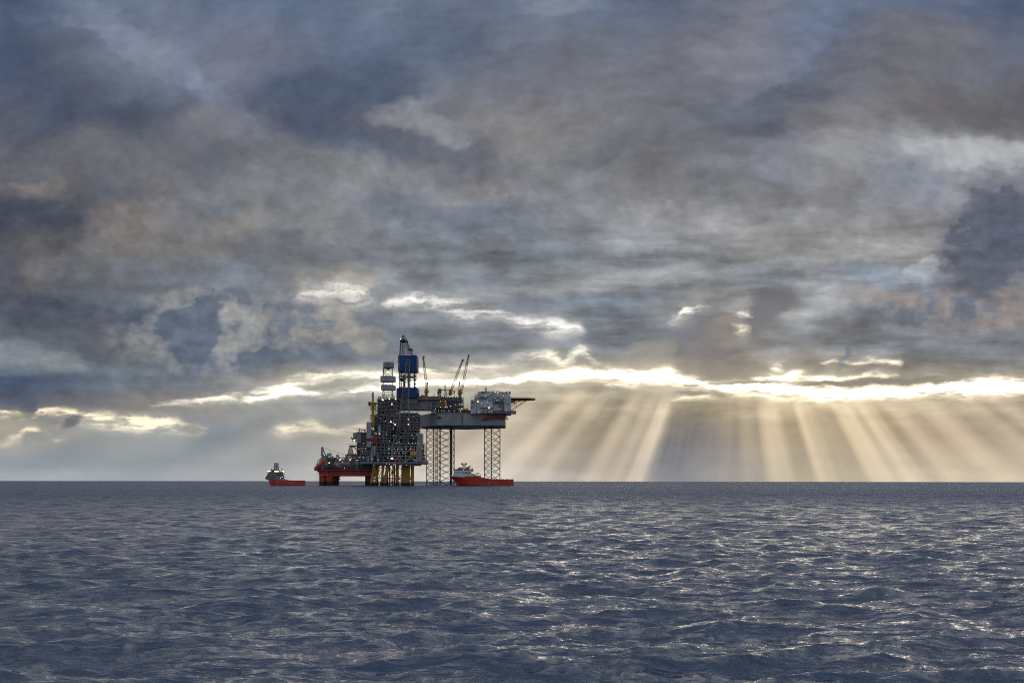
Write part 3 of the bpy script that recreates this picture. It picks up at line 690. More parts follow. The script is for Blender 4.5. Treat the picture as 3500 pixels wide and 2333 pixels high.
part(rig, 'anchor_rack', 'dark', lambda m: (m.bar(P(1996, 700, YJ + 6), P(2006, 735, YJ + 6), .25), m.bar(P(2006, 704, YJ + 6), P(2010, 735, YJ + 6), .25), m.bar(P(1994, 726, YJ + 6), P(2016, 738, YJ + 6), .5), m.bar(P(1990, 718, YJ + 6), P(2008, 706, YJ + 6), .2)))
# three-chord lattice legs
def leg(uc, Yc, side, rot, base_v=1272):
    z1 = Z(786, Yc) + 2; z0 = -6.0
    c = Vector((X(uc, Yc), Yc, 0)); R_ = side / math.sqrt(3)
    ch = [c + Vector((R_ * math.cos(rot + k * 2.0944), R_ * math.sin(rot + k * 2.0944), 0)) for k in range(3)]
    root = None
    m = MB()
    for p in ch: m.bar((p.x, p.y, z0), (p.x, p.y, z1), .50, 6)
    root = m.build('leg', 'green', rig)
    b = MB(); ph = 7.1; n = int((z1 - z0) / ph)
    for i in range(n):
        za, zb = z1 - (i + 1) * ph, z1 - i * ph; zm = (za + zb) / 2
        for k in range(3):
            p, q = ch[k], ch[(k + 1) % 3]; mid = (p + q) / 2
            b.bar((p.x, p.y, za), (q.x, q.y, zb), .25, 4); b.bar((q.x, q.y, za), (p.x, p.y, zb), .25, 4)
            b.bar((p.x, p.y, zb), (mid.x, mid.y, zm), .10, 3); b.bar((q.x, q.y, zb), (mid.x, mid.y, zm), .10, 3)
    b.build('bracing', 'green', root)
leg(1415, YJ + 34, 15.2, R(-25)); leg(1533, YJ + 14, 16.2, R(-41)); leg(1886, YJ + 26, 17.2, R(-26))
part(rig, 'riser_guide', 'maroon', lambda m: m.lattice((X(1441, 1128), 1128, -5), (X(1441, 1128), 1128, Z(1000, 1128)), 2.2, 2.2, 22, .16, .1))
part(rig, 'riser_guide', 'green', lambda m: m.lattice((X(1441, 1128), 1128, Z(998, 1128)), (X(1441, 1128), 1128, Z(770, 1128)), 2.2, 2.2, 18, .16, .1))
part(rig, 'water_intake_pipe', 'mid', lambda m: (m.bar((X(1556, 1126), 1126, -4), (X(1556, 1126), 1126, Z(780, 1126)), .8, 10), m.bar((X(1563, 1126), 1126, -4), (X(1563, 1126), 1126, Z(780, 1126)), .45, 8), m.bar((X(1547, 1126), 1126, Z(900, 1126)), (X(1547, 1126), 1126, Z(780, 1126)), .15, 6)))
# cantilever with the drill floor
YC = 1078.0
def canti(m):
    bx(m, 1150, 1402, 606, 660, YC, YC + 18)
    bx(m, 1117, 1152, 566, 660, YC - 1, YC + 20)
    bx(m, 1152, 1288, 568, 607, YC + .5, YC + 19)
    bx(m, 1288, 1440, 574, 608, YC + 3, YC + 19)
    for i in range(22): u = 1160 + i * 11; m.box(X(u, YC), X(u + 1.6, YC), YC - .4, YC - .03, Z(658, YC), Z(609, YC))
part(rig, 'cantilever', 'mid', canti)
part(rig, 'drill_floor_house', 'mid', lambda m: (bx(m, 1400, 1462, 578, 640, YC + 4, YC + 26), bx(m, 1285, 1465, 563, 575, YC - 1, YC + 24), bx(m, 1230, 1290, 600, 606, YC - 2, YC - .5), clutter(3, 1290, 1460, 548, 563, YC, YC + 20, 26, 4, 11)(m)))
part(rig, 'pipe_deck', 'ochre', lambda m: (bx(m, 1300, 1455, 551, 559, YC + 4, YC + 20), bx(m, 1312, 1350, 540, 558, YC + 2, YC + 8)))
part(rig, 'exhaust_stack', 'dark', lambda m: (m.bar(P(1293, 566, YC), P(1293, 537, YC), .9, 8), m.ball(P(1293, 535, YC), 1.3)))
der = empty('derrick', P(1202, 563, YC) , None, None); der.parent = rig; der.location = P(1202, 563, YC) - rig.location
def derrick(m):
    c = (X(1201, YC), YC + 9)
    zs = [Z(v, YC) for v in (563, 350, 222)]; hw = X(1266, YC) - X(1201, YC) - .6
    n = 11
    for i in range(n):
        za = zs[0] + (zs[2] - zs[0]) * i / n; zb = zs[0] + (zs[2] - zs[0]) * (i + 1) / n
        pts = [(c[0] + sx * hw, c[1] + sy * hw) for sx, sy in ((-1, -1), (1, -1), (1, 1), (-1, 1))]
        for k in range(4):
            p, q = pts[k], pts[(k + 1) % 4]
            m.bar((*p, za), (*p, zb), .55, 4); m.bar((*p, zb), (*q, zb), .25, 4)
            mid = ((p[0] + q[0]) / 2, (p[1] + q[1]) / 2)
            m.bar((*p, za), (*mid, zb), .2, 4); m.bar((*q, za), (*mid, zb), .2, 4)
    for du in (-40, -28, -20, 2, 14, 24, 48): m.bar((c[0] + du * .135, c[1] - 3 + du * .1, zs[0]), (c[0] + du * .135, c[1] - 3 + du * .1, zs[1] + 3), .38, 5)
    m.box(c[0] - 5, c[0] - 2.6, c[1] - 2, c[1] + 2, Z(470, YC), Z(372, YC)); m.box(c[0] + .5, c[0] + 2.2, c[1] - 2, c[1] + 2, Z(480, YC), Z(352, YC))
    m.box(c[0] - 6.2, c[0] + 7, c[1] - 4, c[1] + 4, Z(392, YC), Z(388, YC)); m.box(c[0] - 8, c[0] - 5, c[1] - 4, c[1] + 4, Z(425, YC), Z(402, YC))
part(der, 'lattice_tower', 'dark', derrick)
def crown(m):
    Y0, Y1 = YC + 3, YC + 15
    lo = [(1143, 222), (1247, 222)]; hi = [(1150, 104), (1196, 104)]
    n = 7
    for Y in (Y0, Y1):
        for i in range(n):
            t, s_ = i / n, (i + 1) / n
            a = P(1143 + 7 * t, 222 - 118 * t, Y); b = P(1143 + 7 * s_, 222 - 118 * s_, Y)
            c = P(1247 - 51 * t, 222 - 118 * t, Y); d = P(1247 - 51 * s_, 222 - 118 * s_, Y)
            m.bar(a, b, .58, 4); m.bar(c, d, .58, 4); m.bar(b, d, .32, 4)
            m.bar(a, (b + d) / 2, .3, 4); m.bar(c, (b + d) / 2, .3, 4)
    for i in range(n + 1):
        t = i / n
        for u in (1143 + 7 * t, 1247 - 51 * t): m.bar(P(u, 222 - 118 * t, Y0), P(u, 222 - 118 * t, Y1), .3, 4)
    for u in (1168, 1180): m.bar(P(u, 222, YC + 9), P(u - 2, 104, YC + 9), .25, 4)
    bx(m, 1142, 1202, 98, 106, Y0 - 1, Y1 + 1); bx(m, 1160, 1180, 84, 99, Y0 + 2, Y1 - 2)
    for a, b, r in (((1157, 100), (1164, 70), .35), ((1178, 68), (1196, 96), .4), ((1160, 72), (1180, 66), .45), ((1170, 66), (1172, 84), .35), ((1196, 96), (1197, 80), .2), ((1165, 72), (1164, 60), .2), ((1176, 66), (1176, 58), .2)):
        m.bar(P(*a, YC + 6), P(*b, YC + 6), r, 4); m.bar(P(*a, YC + 11), P(*b, YC + 11), r, 4)
    m.bar(P(1163, 68, YC + 8), P(1182, 66, YC + 8), 1.0, 6)
    bx(m, 1222, 1244, 170, 176, Y0, Y1); bx(m, 1230, 1238, 164, 171, Y0, Y0 + 3); bx(m, 1205, 1222, 166, 169, Y0, Y1)
    m.rail([P(1128, 222, YC), P(1282, 222, YC)], 1.3, .08, 2.5); m.bar(P(1268, 222, YC + 2), P(1268, 208, YC + 2), .12)
part(der, 'crown_block', 'dark', crown)
def wall(u0, u1, v0, v1, depth, cut):
    def fn(m):
        m.prism([(X(u0 + cut, YC), YC - 2.4), (X(u1, YC), YC - 2.4), (X(u1, YC), YC + depth), (X(u0, YC), YC + depth), (X(u0, YC), YC + 2.5)], Z(v1, YC), Z(v0, YC))
        for i in range(1, 10):
            z = Z(v0 + (v1 - v0) * i / 10, YC); m.box(X(u0 + cut + 1, YC), X(u1 - 1, YC), YC - 2.52, YC - 2.38, z - .06, z + .06)
        for i in range(1, 7):
            x = X(u0 + cut + (u1 - u0 - cut) * i / 7, YC); m.box(x - .06, x + .06, YC - 2.50, YC - 2.39, Z(v1, YC), Z(v0, YC))
    return fn
part(der, 'wind_wall', 'blue', wall(1127, 1282, 223, 351, 19, 20))
part(der, 'wind_wall', 'blue', wall(1115, 1287, 484, 563, 21, 26))
part(der, 'emblem', 'white', lambda m: m.prism([(X(1136, YC) + 1.0 * math.cos(k * .524) * .8, Z(296, YC) + 1.6 * math.sin(k * .524)) for k in range(12)], YC - .35, YC + .2, 'y'))
# deck machinery
boxes(rig, 'machinery_house', 'mid', [(1462, 1640, 560, 585, YJ + 6, YJ + 40), (1520, 1606, 585, 668, YJ + 8, YJ + 40), (1606, 1644, 558, 598, YJ + 4, YJ + 20), (1600, 1655, 624, 632, YJ + 3, YJ + 20), (1440, 1530, 640, 684, YJ + 8, YJ + 40), (1600, 1712, 660, 684, YJ + 8, YJ + 50)])
part(rig, 'deck_frame', 'dark', lambda m: (frame(1440, 1655, [560, 590, 620, 650, 684], 9, YJ + 3, .28, .2, True, 5, .5)(m), clutter(11, 1440, 1700, 612, 684, YJ + 1, YJ + 6, 60, 4, 13)(m), pipes(12, 1440, 1660, 570, 680, YJ + 1, YJ + 5, 26)(m)))
boxes(rig, 'winch_house', 'dirty', [(1396, 1438, 642, 688, YJ + 1, YJ + 12), (1404, 1440, 630, 643, YJ + 3, YJ + 12), (1440, 1462, 628, 660, YJ + 6, YJ + 14)])
part(rig, 'pipe_rack', 'ochre', lambda m: (frame(1465, 1511, [578, 590, 602, 614, 626, 638, 645], 4, YJ - .5, .4, .3, True, 8, .9)(m), bx(m, 1467, 1509, 590, 640, YJ + 1.5, YJ + 5)))
part(rig, 'tank_skid', 'yellow', lambda m: (bx(m, 1642, 1694, 648, 666, YJ + 1, YJ + 6), m.rail([P(1642, 648, YJ + 1), P(1712, 648, YJ + 1)], 1.4, .08, 2)))
boxes(rig, 'container', 'maroon', [(1712, 1776, 624, 690, YJ - .5, YJ + 6), (1690, 1711, 664, 690, YJ - .5, YJ + 6)])
part(rig, 'deck_gantry', 'ochre', lambda m: (m.bar(P(1458, 497, YJ + 8), P(1584, 508, YJ + 8), .55, 5), m.bar(P(1584, 505, YJ + 8), P(1584, 528, YJ + 8), .5, 5), m.bar(P(1584, 522, YJ + 8), P(1536, 540, YJ + 8), .5, 5), m.lattice(P(1464, 560, YJ + 8), P(1464, 494, YJ + 8), 3.0, 3.0, 6, .35, .22), bx(m, 1442, 1472, 520, 526, YJ + 5, YJ + 12), bx(m, 1444, 1480, 508, 512, YJ + 5, YJ + 12), bx(m, 1456, 1474, 488, 500, YJ + 6, YJ + 11)))
part(rig, 'vent_mast', 'dark', lambda m: (m.bar(P(1420, 562, YC), P(1420, 522, YC), .22), m.bar(P(1416, 540, YC), P(1425, 536, YC), .15)))
part(rig, 'vent_mast', 'dark', lambda m: (m.lattice(P(1512, 560, YJ + 10), P(1509, 462, YJ + 10), 2.6, .8, 9, .18, .11), m.bar(P(1512, 500, YJ + 10), P(1530, 545, YJ + 10), .22), m.bar(P(1502, 470, YJ + 10), P(1516, 467, YJ + 10), .2)))
part(rig, 'equipment', 'dirty', lambda m: (clutter(21, 1440, 1640, 525, 560, YJ + 6, YJ + 30, 30, 4, 12)(m), clutter(22, 1610, 1710, 640, 684, YJ, YJ + 5, 18, 4, 10)(m)), stuff=True)
def crane(u, v_deck, v_cab, tip, Y, lean, ap, cabw=15):
    """pedestal crane: pedestal, slewing cab and lattice boom; lean of the A-frame"""
    k = MB(); k.bar(P(u, v_deck, Y), P(u, v_cab + 14, Y), 1.7, 10); k.bar(P(u, v_cab + 18, Y), P(u, v_cab + 12, Y), 2.5, 10, 3.0)
    c = k.build('deck_crane', 'ochre', rig)
    part(c, 'cab', 'yellow', lambda m: (bx(m, u - cabw, u + cabw, v_cab - 2, v_cab + 12, Y - 2.5, Y + 3.5), m.prism([(X(u - cabw, Y), Z(v_cab + 12, Y)), (X(u + cabw, Y), Z(v_cab + 12, Y)), (X(u + cabw * .5, Y), Z(v_cab + 18, Y)), (X(u - cabw * .5, Y), Z(v_cab + 18, Y))], Y - 2.2, Y + 3.2, 'y'), bx(m, u + cabw, u + cabw + 6, v_cab + 2, v_cab + 8, Y - 2, Y + 2), m.rail([P(u - cabw, v_cab - 2, Y - 2.5), P(u + cabw + 6, v_cab - 2, Y - 2.5)], 1.2, .08, 2)))
    part(c, 'gantry', 'ochre', lambda m: (m.bar(P(u - 10, v_cab, Y - 1.5), P(ap[0], ap[1], Y), .38), m.bar(P(u + 8, v_cab, Y - 1.5), P(ap[0], ap[1], Y), .34), m.bar(P(u - 10, v_cab, Y + 2), P(ap[0], ap[1], Y), .38), bx(m, ap[0] - 7, ap[0] + 7, ap[1] - 2, ap[1] + 12, Y - 1.2, Y + 1.2), bx(m, u - 11, u + 9, v_cab - 18, v_cab - 2, Y - 1, Y + 2.4)))
    foot = P(u + lean, v_cab - 2, Y); t = P(tip[0], tip[1], Y)
    part(c, 'boom', 'ochre', lambda m: (m.lattice(foot, foot.lerp(t, .16), .9, 2.2, 3, .2, .13), m.lattice(foot.lerp(t, .16), foot.lerp(t, .72), 2.2, 2.0, 9, .2, .12), m.lattice(foot.lerp(t, .72), t, 2.0, .8, 5, .26, .18)))
    part(c, 'boom_tip', 'dark', lambda m: (m.bar(t + Vector((-.8, 0, -2.2)), t + Vector((1.6, 0, .6)), .55, 5), m.bar(t + Vector((-.6, 0, 0)), t + Vector((.7, 0, 1.2)), .6, 5)))
    part(c, 'hoist_rope', 'dark', lambda m: (m.bar(t, P(ap[0], ap[1], Y), .07, 3), m.bar(t + Vector((1.2, 0, 0)), t + Vector((1.2, 0, -26)), .06, 3)))
crane(1357, 560, 505, (1332, 236), 1082, 6, (1366, 442))
crane(1627, 565, 515, (1695, 226), 1090, 14, (1622, 436), 17)
crane(1549, 545, 512, (1648, 260), 1110, 6, (1556, 500), 9)
# living quarters
YL = 1080.0
lq = MB()
lq.prism([(X(u, YL), Z(v, YL)) for u, v in ((1712, 690), (1712, 578), (1738, 576), (1748, 548), (1768, 530), (1905, 520), (2022, 528), (2040, 560), (2040, 690))], YL + 1, YL + 34, 'y')
LQ = lq.build('living_quarters', 'white', rig)
boxes(LQ, 'side_block', 'white', [(1786, 1895, 592, 640, YL - 2.5, YL + 1.2), (1896, 1944, 560, 688, YL - .6, YL + 1.3), (1984, 2038, 560, 668, YL - 1.4, YL + 1.3), (1780, 1840, 545, 560, YL - 1.2, YL + 1.3), (1905, 1960, 640, 664, YL - 1.6, YL - .7)])
boxes(LQ, 'wall_panel', 'dirty', [(1714, 1742, 582, 600, YL - .3, YL + 1.1), (1845, 1892, 560, 590, YL - .2, YL + 1.1), (1946, 1982, 600, 664, YL - .2, YL + 1.1), (1714, 1740, 610, 640, YL - .2, YL + 1.1)])
part(LQ, 'stair_tower', 'mid', lambda m: (m.bar(P(1836, 566, YL - .5), P(1905, 524, YL - .5), .55), m.bar(P(1745, 566, YL - .5), P(1836, 566, YL - .5), .4), frame(1896, 1975, [556, 572, 590, 600], 6, YL - 3, .28, .2, True, 31, .7)(m), bx(m, 1895, 1976, 590, 596, YL - 4, YL - .7), m.bar(P(1762, 575, YL - .4), P(1762, 690, YL - .4), .3), m.bar(P(1980, 600, YL - .4), P(1980, 690, YL - .4), .25)))
part(LQ, 'roof_equipment', 'dark', lambda m: (m.rail([P(1720, 576, YL + 1), P(1745, 548, YL + 1), P(1772, 526, YL + 1), P(1905, 514, YL + 1), P(2035, 530, YL + 1)], 1.4, .09, 2.2)))
part(LQ, 'wall_fitting', 'mid', lambda m: (clutter(43, 1716, 2030, 566, 686, YL - 3.2, YL - 1.5, 50, 2.5, 7)(m), clutter(44, 1896, 1976, 560, 600, YL - 4, YL - 2, 16, 3, 8)(m), clutter(45, 1780, 1990, 664, 690, YL - 4, YL - 1, 30, 3, 9)(m)), stuff=True)
part(LQ, 'roof_house', 'mid', lambda m: (bx(m, 1800, 1900, 514, 532, YL + 4, YL + 26), bx(m, 1945, 2010, 518, 534, YL + 5, YL + 26)))
part(LQ, 'vent_cowl', 'dark', clutter(41, 1750, 2035, 508, 532, YL + 2, YL + 28, 64, 3, 12), stuff=True)
part(LQ, 'mast', 'dark', lambda m: (m.lattice(P(1835, 522, YL + 8), P(1835, 482, YL + 8), 1.9, 1.7, 5, .16, .12), m.bar(P(1835, 482, YL + 8), P(1835, 472, YL + 8), .12)))
each(LQ, 'antenna', 'dark', [(lambda m, u=u, v=v: m.bar(P(u, 525, YL + 6), P(u, v, YL + 6), .16, 4)) for u, v in ((1748, 532), (1788, 516), (1915, 508), (1930, 502), (1942, 506), (1968, 510), (2003, 507), (2010, 515), (1870, 516))])
part(LQ, 'radome', 'white', lambda m: m.ball(P(1789, 522, YL + 6), 1.3))
windows(LQ, 1784, 1822, 553, 5, YL - 1.25, 1.0, .9); windows(LQ, 1938, 1965, 626, 3, YL - .62, .8, .8); windows(LQ, 1938, 1965, 638, 3, YL - .62, .8, .8); windows(LQ, 1990, 2034, 614, 6, YL - 1.45, .8, .8); windows(LQ, 1990, 2034, 590, 3, YL - 1.45, .8, .8); windows(LQ, 1722, 1740, 598, 2, YL - .35, .8, 1.1)
hd = MB()
hd.prism([(X(2030, YL) + dx, YL + 14 + dy) for dx, dy in ((0, -13), (20, -13), (27.5, -6), (27.5, 8), (20, 14), (0, 14))], Z(570, YL), Z(563, YL))
HD = hd.build('helideck', 'deckgreen', rig)
part(HD, 'deck_net', 'ochre', lambda m: (m.rail([(X(2030, YL), YL + .6, Z(563, YL)), (X(2176, YL), YL + .6, Z(563, YL)), (X(2236, YL), YL + 8, Z(563, YL))], .7, .1, 2), m.bar(P(2233, 562, YL + 4), P(2233, 578, YL + 4), .3)))
def hdt(m):
    for Y in (YL + 4, YL + 20):
        m.bar(P(2040, 588, Y), P(2160, 586, Y), .35); m.bar(P(2160, 586, Y), P(2232, 570, Y), .3)
        m.bar(P(2040, 664, Y), P(2162, 585, Y), .42); m.bar(P(2040, 628, Y), P(2112, 587, Y), .3)
        for i in range(9):
            u = 2048 + i * 18; m.bar(P(u, 588 - max(0, i - 6) * 3, Y), P(u + 9, 570, Y), .18, 4); m.bar(P(u + 9, 570, Y), P(u + 18, 588 - max(0, i - 5) * 3, Y), .18, 4)
        m.bar(P(2075, 588, Y), P(2060, 620, Y), .2); m.bar(P(2075, 588, Y), P(2085, 632, Y), .2); m.bar(P(2120, 587, Y), P(2112, 612, Y), .2); m.bar(P(2060, 618, Y), P(2072, 642, Y), .2)
    for u in (2040, 2080, 2120, 2160): m.bar(P(u, 588, YL + 4), P(u, 588, YL + 20), .2, 4)
    bx(m, 2040, 2072, 590, 600, YL + 3, YL + 12)
part(HD, 'support_truss', 'ochre', hdt)
j3 = lambda l: [(1129.4 + .5 * x, 164.7 + .5 * y) for x, y in l]
lamps(rig, j3([(245,860),(300,848),(357,848),(500,850),(420,805),(640,870),(680,855),(765,855),(685,943),(760,943),(850,932),(838,932),(600,970),(650,1000),(820,1003),(905,1005),(1010,1010),(1025,978),(795,950),(585,915),(740,1003),(930,905)]), 'cool', YJ - 2, .29)
lamps(rig, j3([(705,1000),(1345,880),(1440,858),(1300,1020),(1405,1020),(1465,1018),(1508,1018),(1740,995),(1590,830),(1625,830),(1560,800),(1660,800),(1490,708),(1570,708),(1700,765),(1600,720),(1405,765)]), 'cool', YL - 6.5, .26)
lamps(rig, j3([(1285,855),(1465,955)]), 'warm', YL - 4, .7)
lamps(rig, [(1149, 90)], 'cool', YC, .6)
# ================================================================== PRODUCTION PLATFORM
YP = 1040.0
plat = empty('production_platform', (X(1090, YP), YP + 25, SEAZ), 'grey multi-deck production platform on a yellow steel jacket, with orange sign board and grey-panelled tower', 'oil platform')
def pm(u0, u1, v0, v1, dy, depth, levels, ncol, seed, wall='mid', fr='grey', rc=.42, dens=.6, ceq=24, cp=10):
    """one module of the topside: recessed walls, decks, framing, machinery and pipework"""
    Y = YP + dy
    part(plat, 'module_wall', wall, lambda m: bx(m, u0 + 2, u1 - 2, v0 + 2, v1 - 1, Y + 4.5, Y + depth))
    part(plat, 'deck_plate', 'mid', decks(u0, u1, levels, Y, Y + depth))
    part(plat, 'steel_frame', fr, frame(u0, u1, levels, ncol, Y, rc, rc * .62, True, seed, dens))
    if ceq:
        for k, mt in enumerate(('mid', 'pale', 'maroon')):
            part(plat, 'process_equipment', mt, lambda m, k=k: [clutter(seed * 7 + i * 3 + k, u0 + 2, u1 - 8, a + 3, b - 1, Y + .8, Y + 4, max(1, int(ceq * (.6, .32, .10)[k] / (len(levels) - 1))), 4, 13)(m) for i, (a, b) in enumerate(zip(levels[:-1], levels[1:]))], stuff=True)
    if cp: part(plat, 'pipework', 'pale', pipes(seed + 99, u0 + 2, u1 - 2, v0 + 4, v1 - 4, Y - .8, Y + 3.5, cp, .10, .30), stuff=True)
# cellar deck up to the weather deck
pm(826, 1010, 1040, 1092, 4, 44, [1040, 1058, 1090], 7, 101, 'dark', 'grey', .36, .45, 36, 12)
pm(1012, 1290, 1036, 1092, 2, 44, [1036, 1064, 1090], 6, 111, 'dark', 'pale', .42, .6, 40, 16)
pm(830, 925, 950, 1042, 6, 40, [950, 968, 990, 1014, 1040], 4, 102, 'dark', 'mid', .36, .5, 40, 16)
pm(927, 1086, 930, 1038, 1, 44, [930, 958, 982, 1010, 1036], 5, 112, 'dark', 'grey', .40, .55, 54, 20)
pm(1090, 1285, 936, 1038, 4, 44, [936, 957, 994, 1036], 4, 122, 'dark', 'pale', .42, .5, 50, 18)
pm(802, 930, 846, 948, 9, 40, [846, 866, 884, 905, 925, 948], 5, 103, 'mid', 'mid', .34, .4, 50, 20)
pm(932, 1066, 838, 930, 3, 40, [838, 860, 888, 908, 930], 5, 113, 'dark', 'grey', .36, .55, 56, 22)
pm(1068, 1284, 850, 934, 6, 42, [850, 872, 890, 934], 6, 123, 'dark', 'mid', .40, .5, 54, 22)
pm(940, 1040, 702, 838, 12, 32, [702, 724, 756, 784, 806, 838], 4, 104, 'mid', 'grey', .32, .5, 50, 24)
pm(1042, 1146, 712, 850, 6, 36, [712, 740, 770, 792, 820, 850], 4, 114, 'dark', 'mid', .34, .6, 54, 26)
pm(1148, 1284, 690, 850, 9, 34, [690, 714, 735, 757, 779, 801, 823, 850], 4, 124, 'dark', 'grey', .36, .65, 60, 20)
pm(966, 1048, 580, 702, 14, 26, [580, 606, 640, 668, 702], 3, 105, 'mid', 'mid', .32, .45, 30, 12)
pm(1050, 1118, 572, 712, 12, 28, [572, 600, 632, 664, 690, 712], 3, 115, 'mid', 'grey', .30, .5, 30, 12)
part(plat, 'equipment_stack', 'mid', lambda m: (clutter(131, 942, 1150, 684, 716, YP + 8, YP + 20, 34, 5, 16)(m), clutter(132, 880, 945, 820, 850, YP + 8, YP + 16, 18, 5, 14)(m), clutter(133, 1120, 1290, 674, 692, YP + 10, YP + 24, 26, 5, 14)(m), clutter(134, 800, 880, 826, 848, YP + 10, YP + 20, 18, 4, 10)(m)), stuff=True)
part(plat, 'outrigger_frame', 'grey', lambda m: (frame(905, 942, [700, 730, 760, 800, 840], 2, YP + 10, .3, .2, True, 141, .7)(m), frame(948, 968, [640, 665, 690], 1, YP + 14, .28, .2, True, 142, 1)(m), m.bar(P(935, 700, YP + 8), P(1000, 740, YP + 8), .4), m.bar(P(1105, 700, YP + 6), P(1150, 660, YP + 6), .35), m.bar(P(1240, 720, YP + 6), P(1300, 708, YP + 8), .4), m.bar(P(1262, 712, YP + 6), P(1300, 688, YP + 8), .3)))
part(plat, 'deck_girder', 'mid', lambda m: (bx(m, 826, 1345, 1078, 1094, YP - .5, YP + 46), bx(m, 930, 1290, 1092, 1106, YP + 2, YP + 42), m.bar(P(1150, 1106, YP + 1), P(1262, 1106, YP + 1), .3), m.rail([P(1230, 1108, YP), P(1312, 1096, YP)], -1.0, .12, 2.5)))
part(plat, 'cladding_panel', 'pale', lambda m: (bx(m, 876, 914, 757, 958, YP + 1, YP + 12), [bx(m, 875, 915, 757 + 25 * i, 758 + 25 * i, YP + .85, YP + .99) for i in range(1, 8)]))
part(plat, 'cladding_panel', 'grey', lambda m: (m.prism([(X(u, YP), Z(v, YP)) for u, v in ((1284, 1084), (1284, 862), (1300, 850), (1316, 846), (1323, 852), (1323, 1084))], YP - .5, YP + 16, 'y'), [bx(m, 1283, 1324, 868 + 24 * i, 870 + 24 * i, YP - .75, YP - .52) for i in range(9)]))
boxes(plat, 'cladding_panel', 'grey', [(1325, 1352, 1056, 1088, YP + 1, YP + 14), (768, 799, 843, 893, YP + 9, YP + 22), (800, 832, 838, 930, YP + 8, YP + 30)])
part(plat, 'escape_tower', 'dark', lambda m: (frame(1322, 1350, [936, 952, 970, 990, 1010, 1030, 1056], 2, YP + 2, .3, .2, True, 17, .9)(m), clutter(18, 1323, 1348, 938, 1054, YP + 3, YP + 10, 26, 5, 16)(m), m.bar(P(1340, 945, YP + 3), P(1346, 925, YP + 3), .3), m.bar(P(1330, 945, YP + 3), P(1334, 930, YP + 3), .3)))
part(plat, 'deck_truss', 'pale', lambda m: [(m.bar(P(a, 1016, YP - 1.5), P((a + b) / 2, 962, YP - 1.5), .5, 4), m.bar(P(b, 1016, YP - 1.5), P((a + b) / 2, 962, YP - 1.5), .5, 4), m.bar(P(a, 1088, YP - 1.5), P((a + b) / 2, 1034, YP - 1.5), .5, 4), m.bar(P(b, 1088, YP - 1.5), P((a + b) / 2, 1034, YP - 1.5), .5, 4), m.bar(P(b, 945, YP - 1.5), P(b, 1090, YP - 1.5), .5, 4)) for a, b in ((1098, 1190), (1190, 1280))] and (m.bar(P(1040, 1033, YP - 1.6), P(1280, 1033, YP - 1.6), .42, 4), m.bar(P(1098, 994, YP - 1.6), P(1280, 994, YP - 1.6), .38, 4), m.bar(P(1098, 955, YP - 1.6), P(1280, 955, YP - 1.6), .34, 4)))
each(plat, 'riser_pipe', 'pale', [(lambda m, u=u, v0=v0, v1=v1, r=r: m.bar(P(u, v0, YP - 2), P(u, v1, YP - 2), r, 8)) for u, v0, v1, r in ((941, 952, 1026, 1.0), (927, 956, 1060, .35), (920, 960, 1088, .3), (981, 788, 850, 1.2), (1080, 960, 1048, .55), (913, 1000, 1092, .4), (968, 1000, 1090, .5), (890, 1030, 1088, .6))])
part(plat, 'vent_pipe', 'dark', lambda m: [m.bar(P(u, 850, YP + 6), P(u, v, YP + 6), .28, 5) for u, v in ((816, 822), (838, 816), (860, 814))] and (m.bar(P(812, 818, YP + 6), P(872, 822, YP + 6), .5, 5), m.bar(P(818, 816, YP + 6), P(824, 818, YP + 6), 1.0, 6)))
part(plat, 'sign_board', 'sign', lambda m: (bx(m, 1228, 1279, 996, 1023, YP - 2.6, YP - 2.2)))
part(plat, 'red_cabin', 'maroon', lambda m: (bx(m, 872, 964, 889, 899, YP - 1, YP + 3), bx(m, 916, 966, 892, 931, YP - .6, YP + 5), m.bar(P(868, 905, YP - 1.2), P(905, 890, YP - 1.2), .4), m.bar(P(905, 905, YP - 1.2), P(880, 890, YP - 1.2), .3)))
part(plat, 'loading_deck', 'dark', lambda m: (m.prism([(X(722, YP) + a, YP + 8 + b) for a, b in ((3, -2), (14, -2), (14, 16), (3, 16), (0, 12), (0, 2))], Z(952, YP), Z(943, YP)), m.bar(P(770, 954, YP + 10), P(815, 1000, YP + 10), .4), m.bar(P(742, 954, YP + 12), P(815, 975, YP + 12), .25), m.rail([P(724, 943, YP + 7), P(820, 938, YP + 7)], 1.2, .08, 2.5), bx(m, 752, 800, 886, 892, YP + 8, YP + 20), m.bar(P(752, 886, YP + 9), P(768, 898, YP + 9), .6), m.bar(P(750, 890, YP + 9), P(756, 878, YP + 9), .3), bx(m, 762, 790, 905, 915, YP + 8, YP + 16), m.bar(P(775, 893, YP + 9), P(800, 870, YP + 9), .4)))
part(plat, 'support_column', 'maroon', lambda m: (m.bar(P(817, 1034, YP + 14), P(814, 985, YP + 14), 1.6, 10, 2.6), bx(m, 800, 836, 930, 990, YP + 10, YP + 24)))
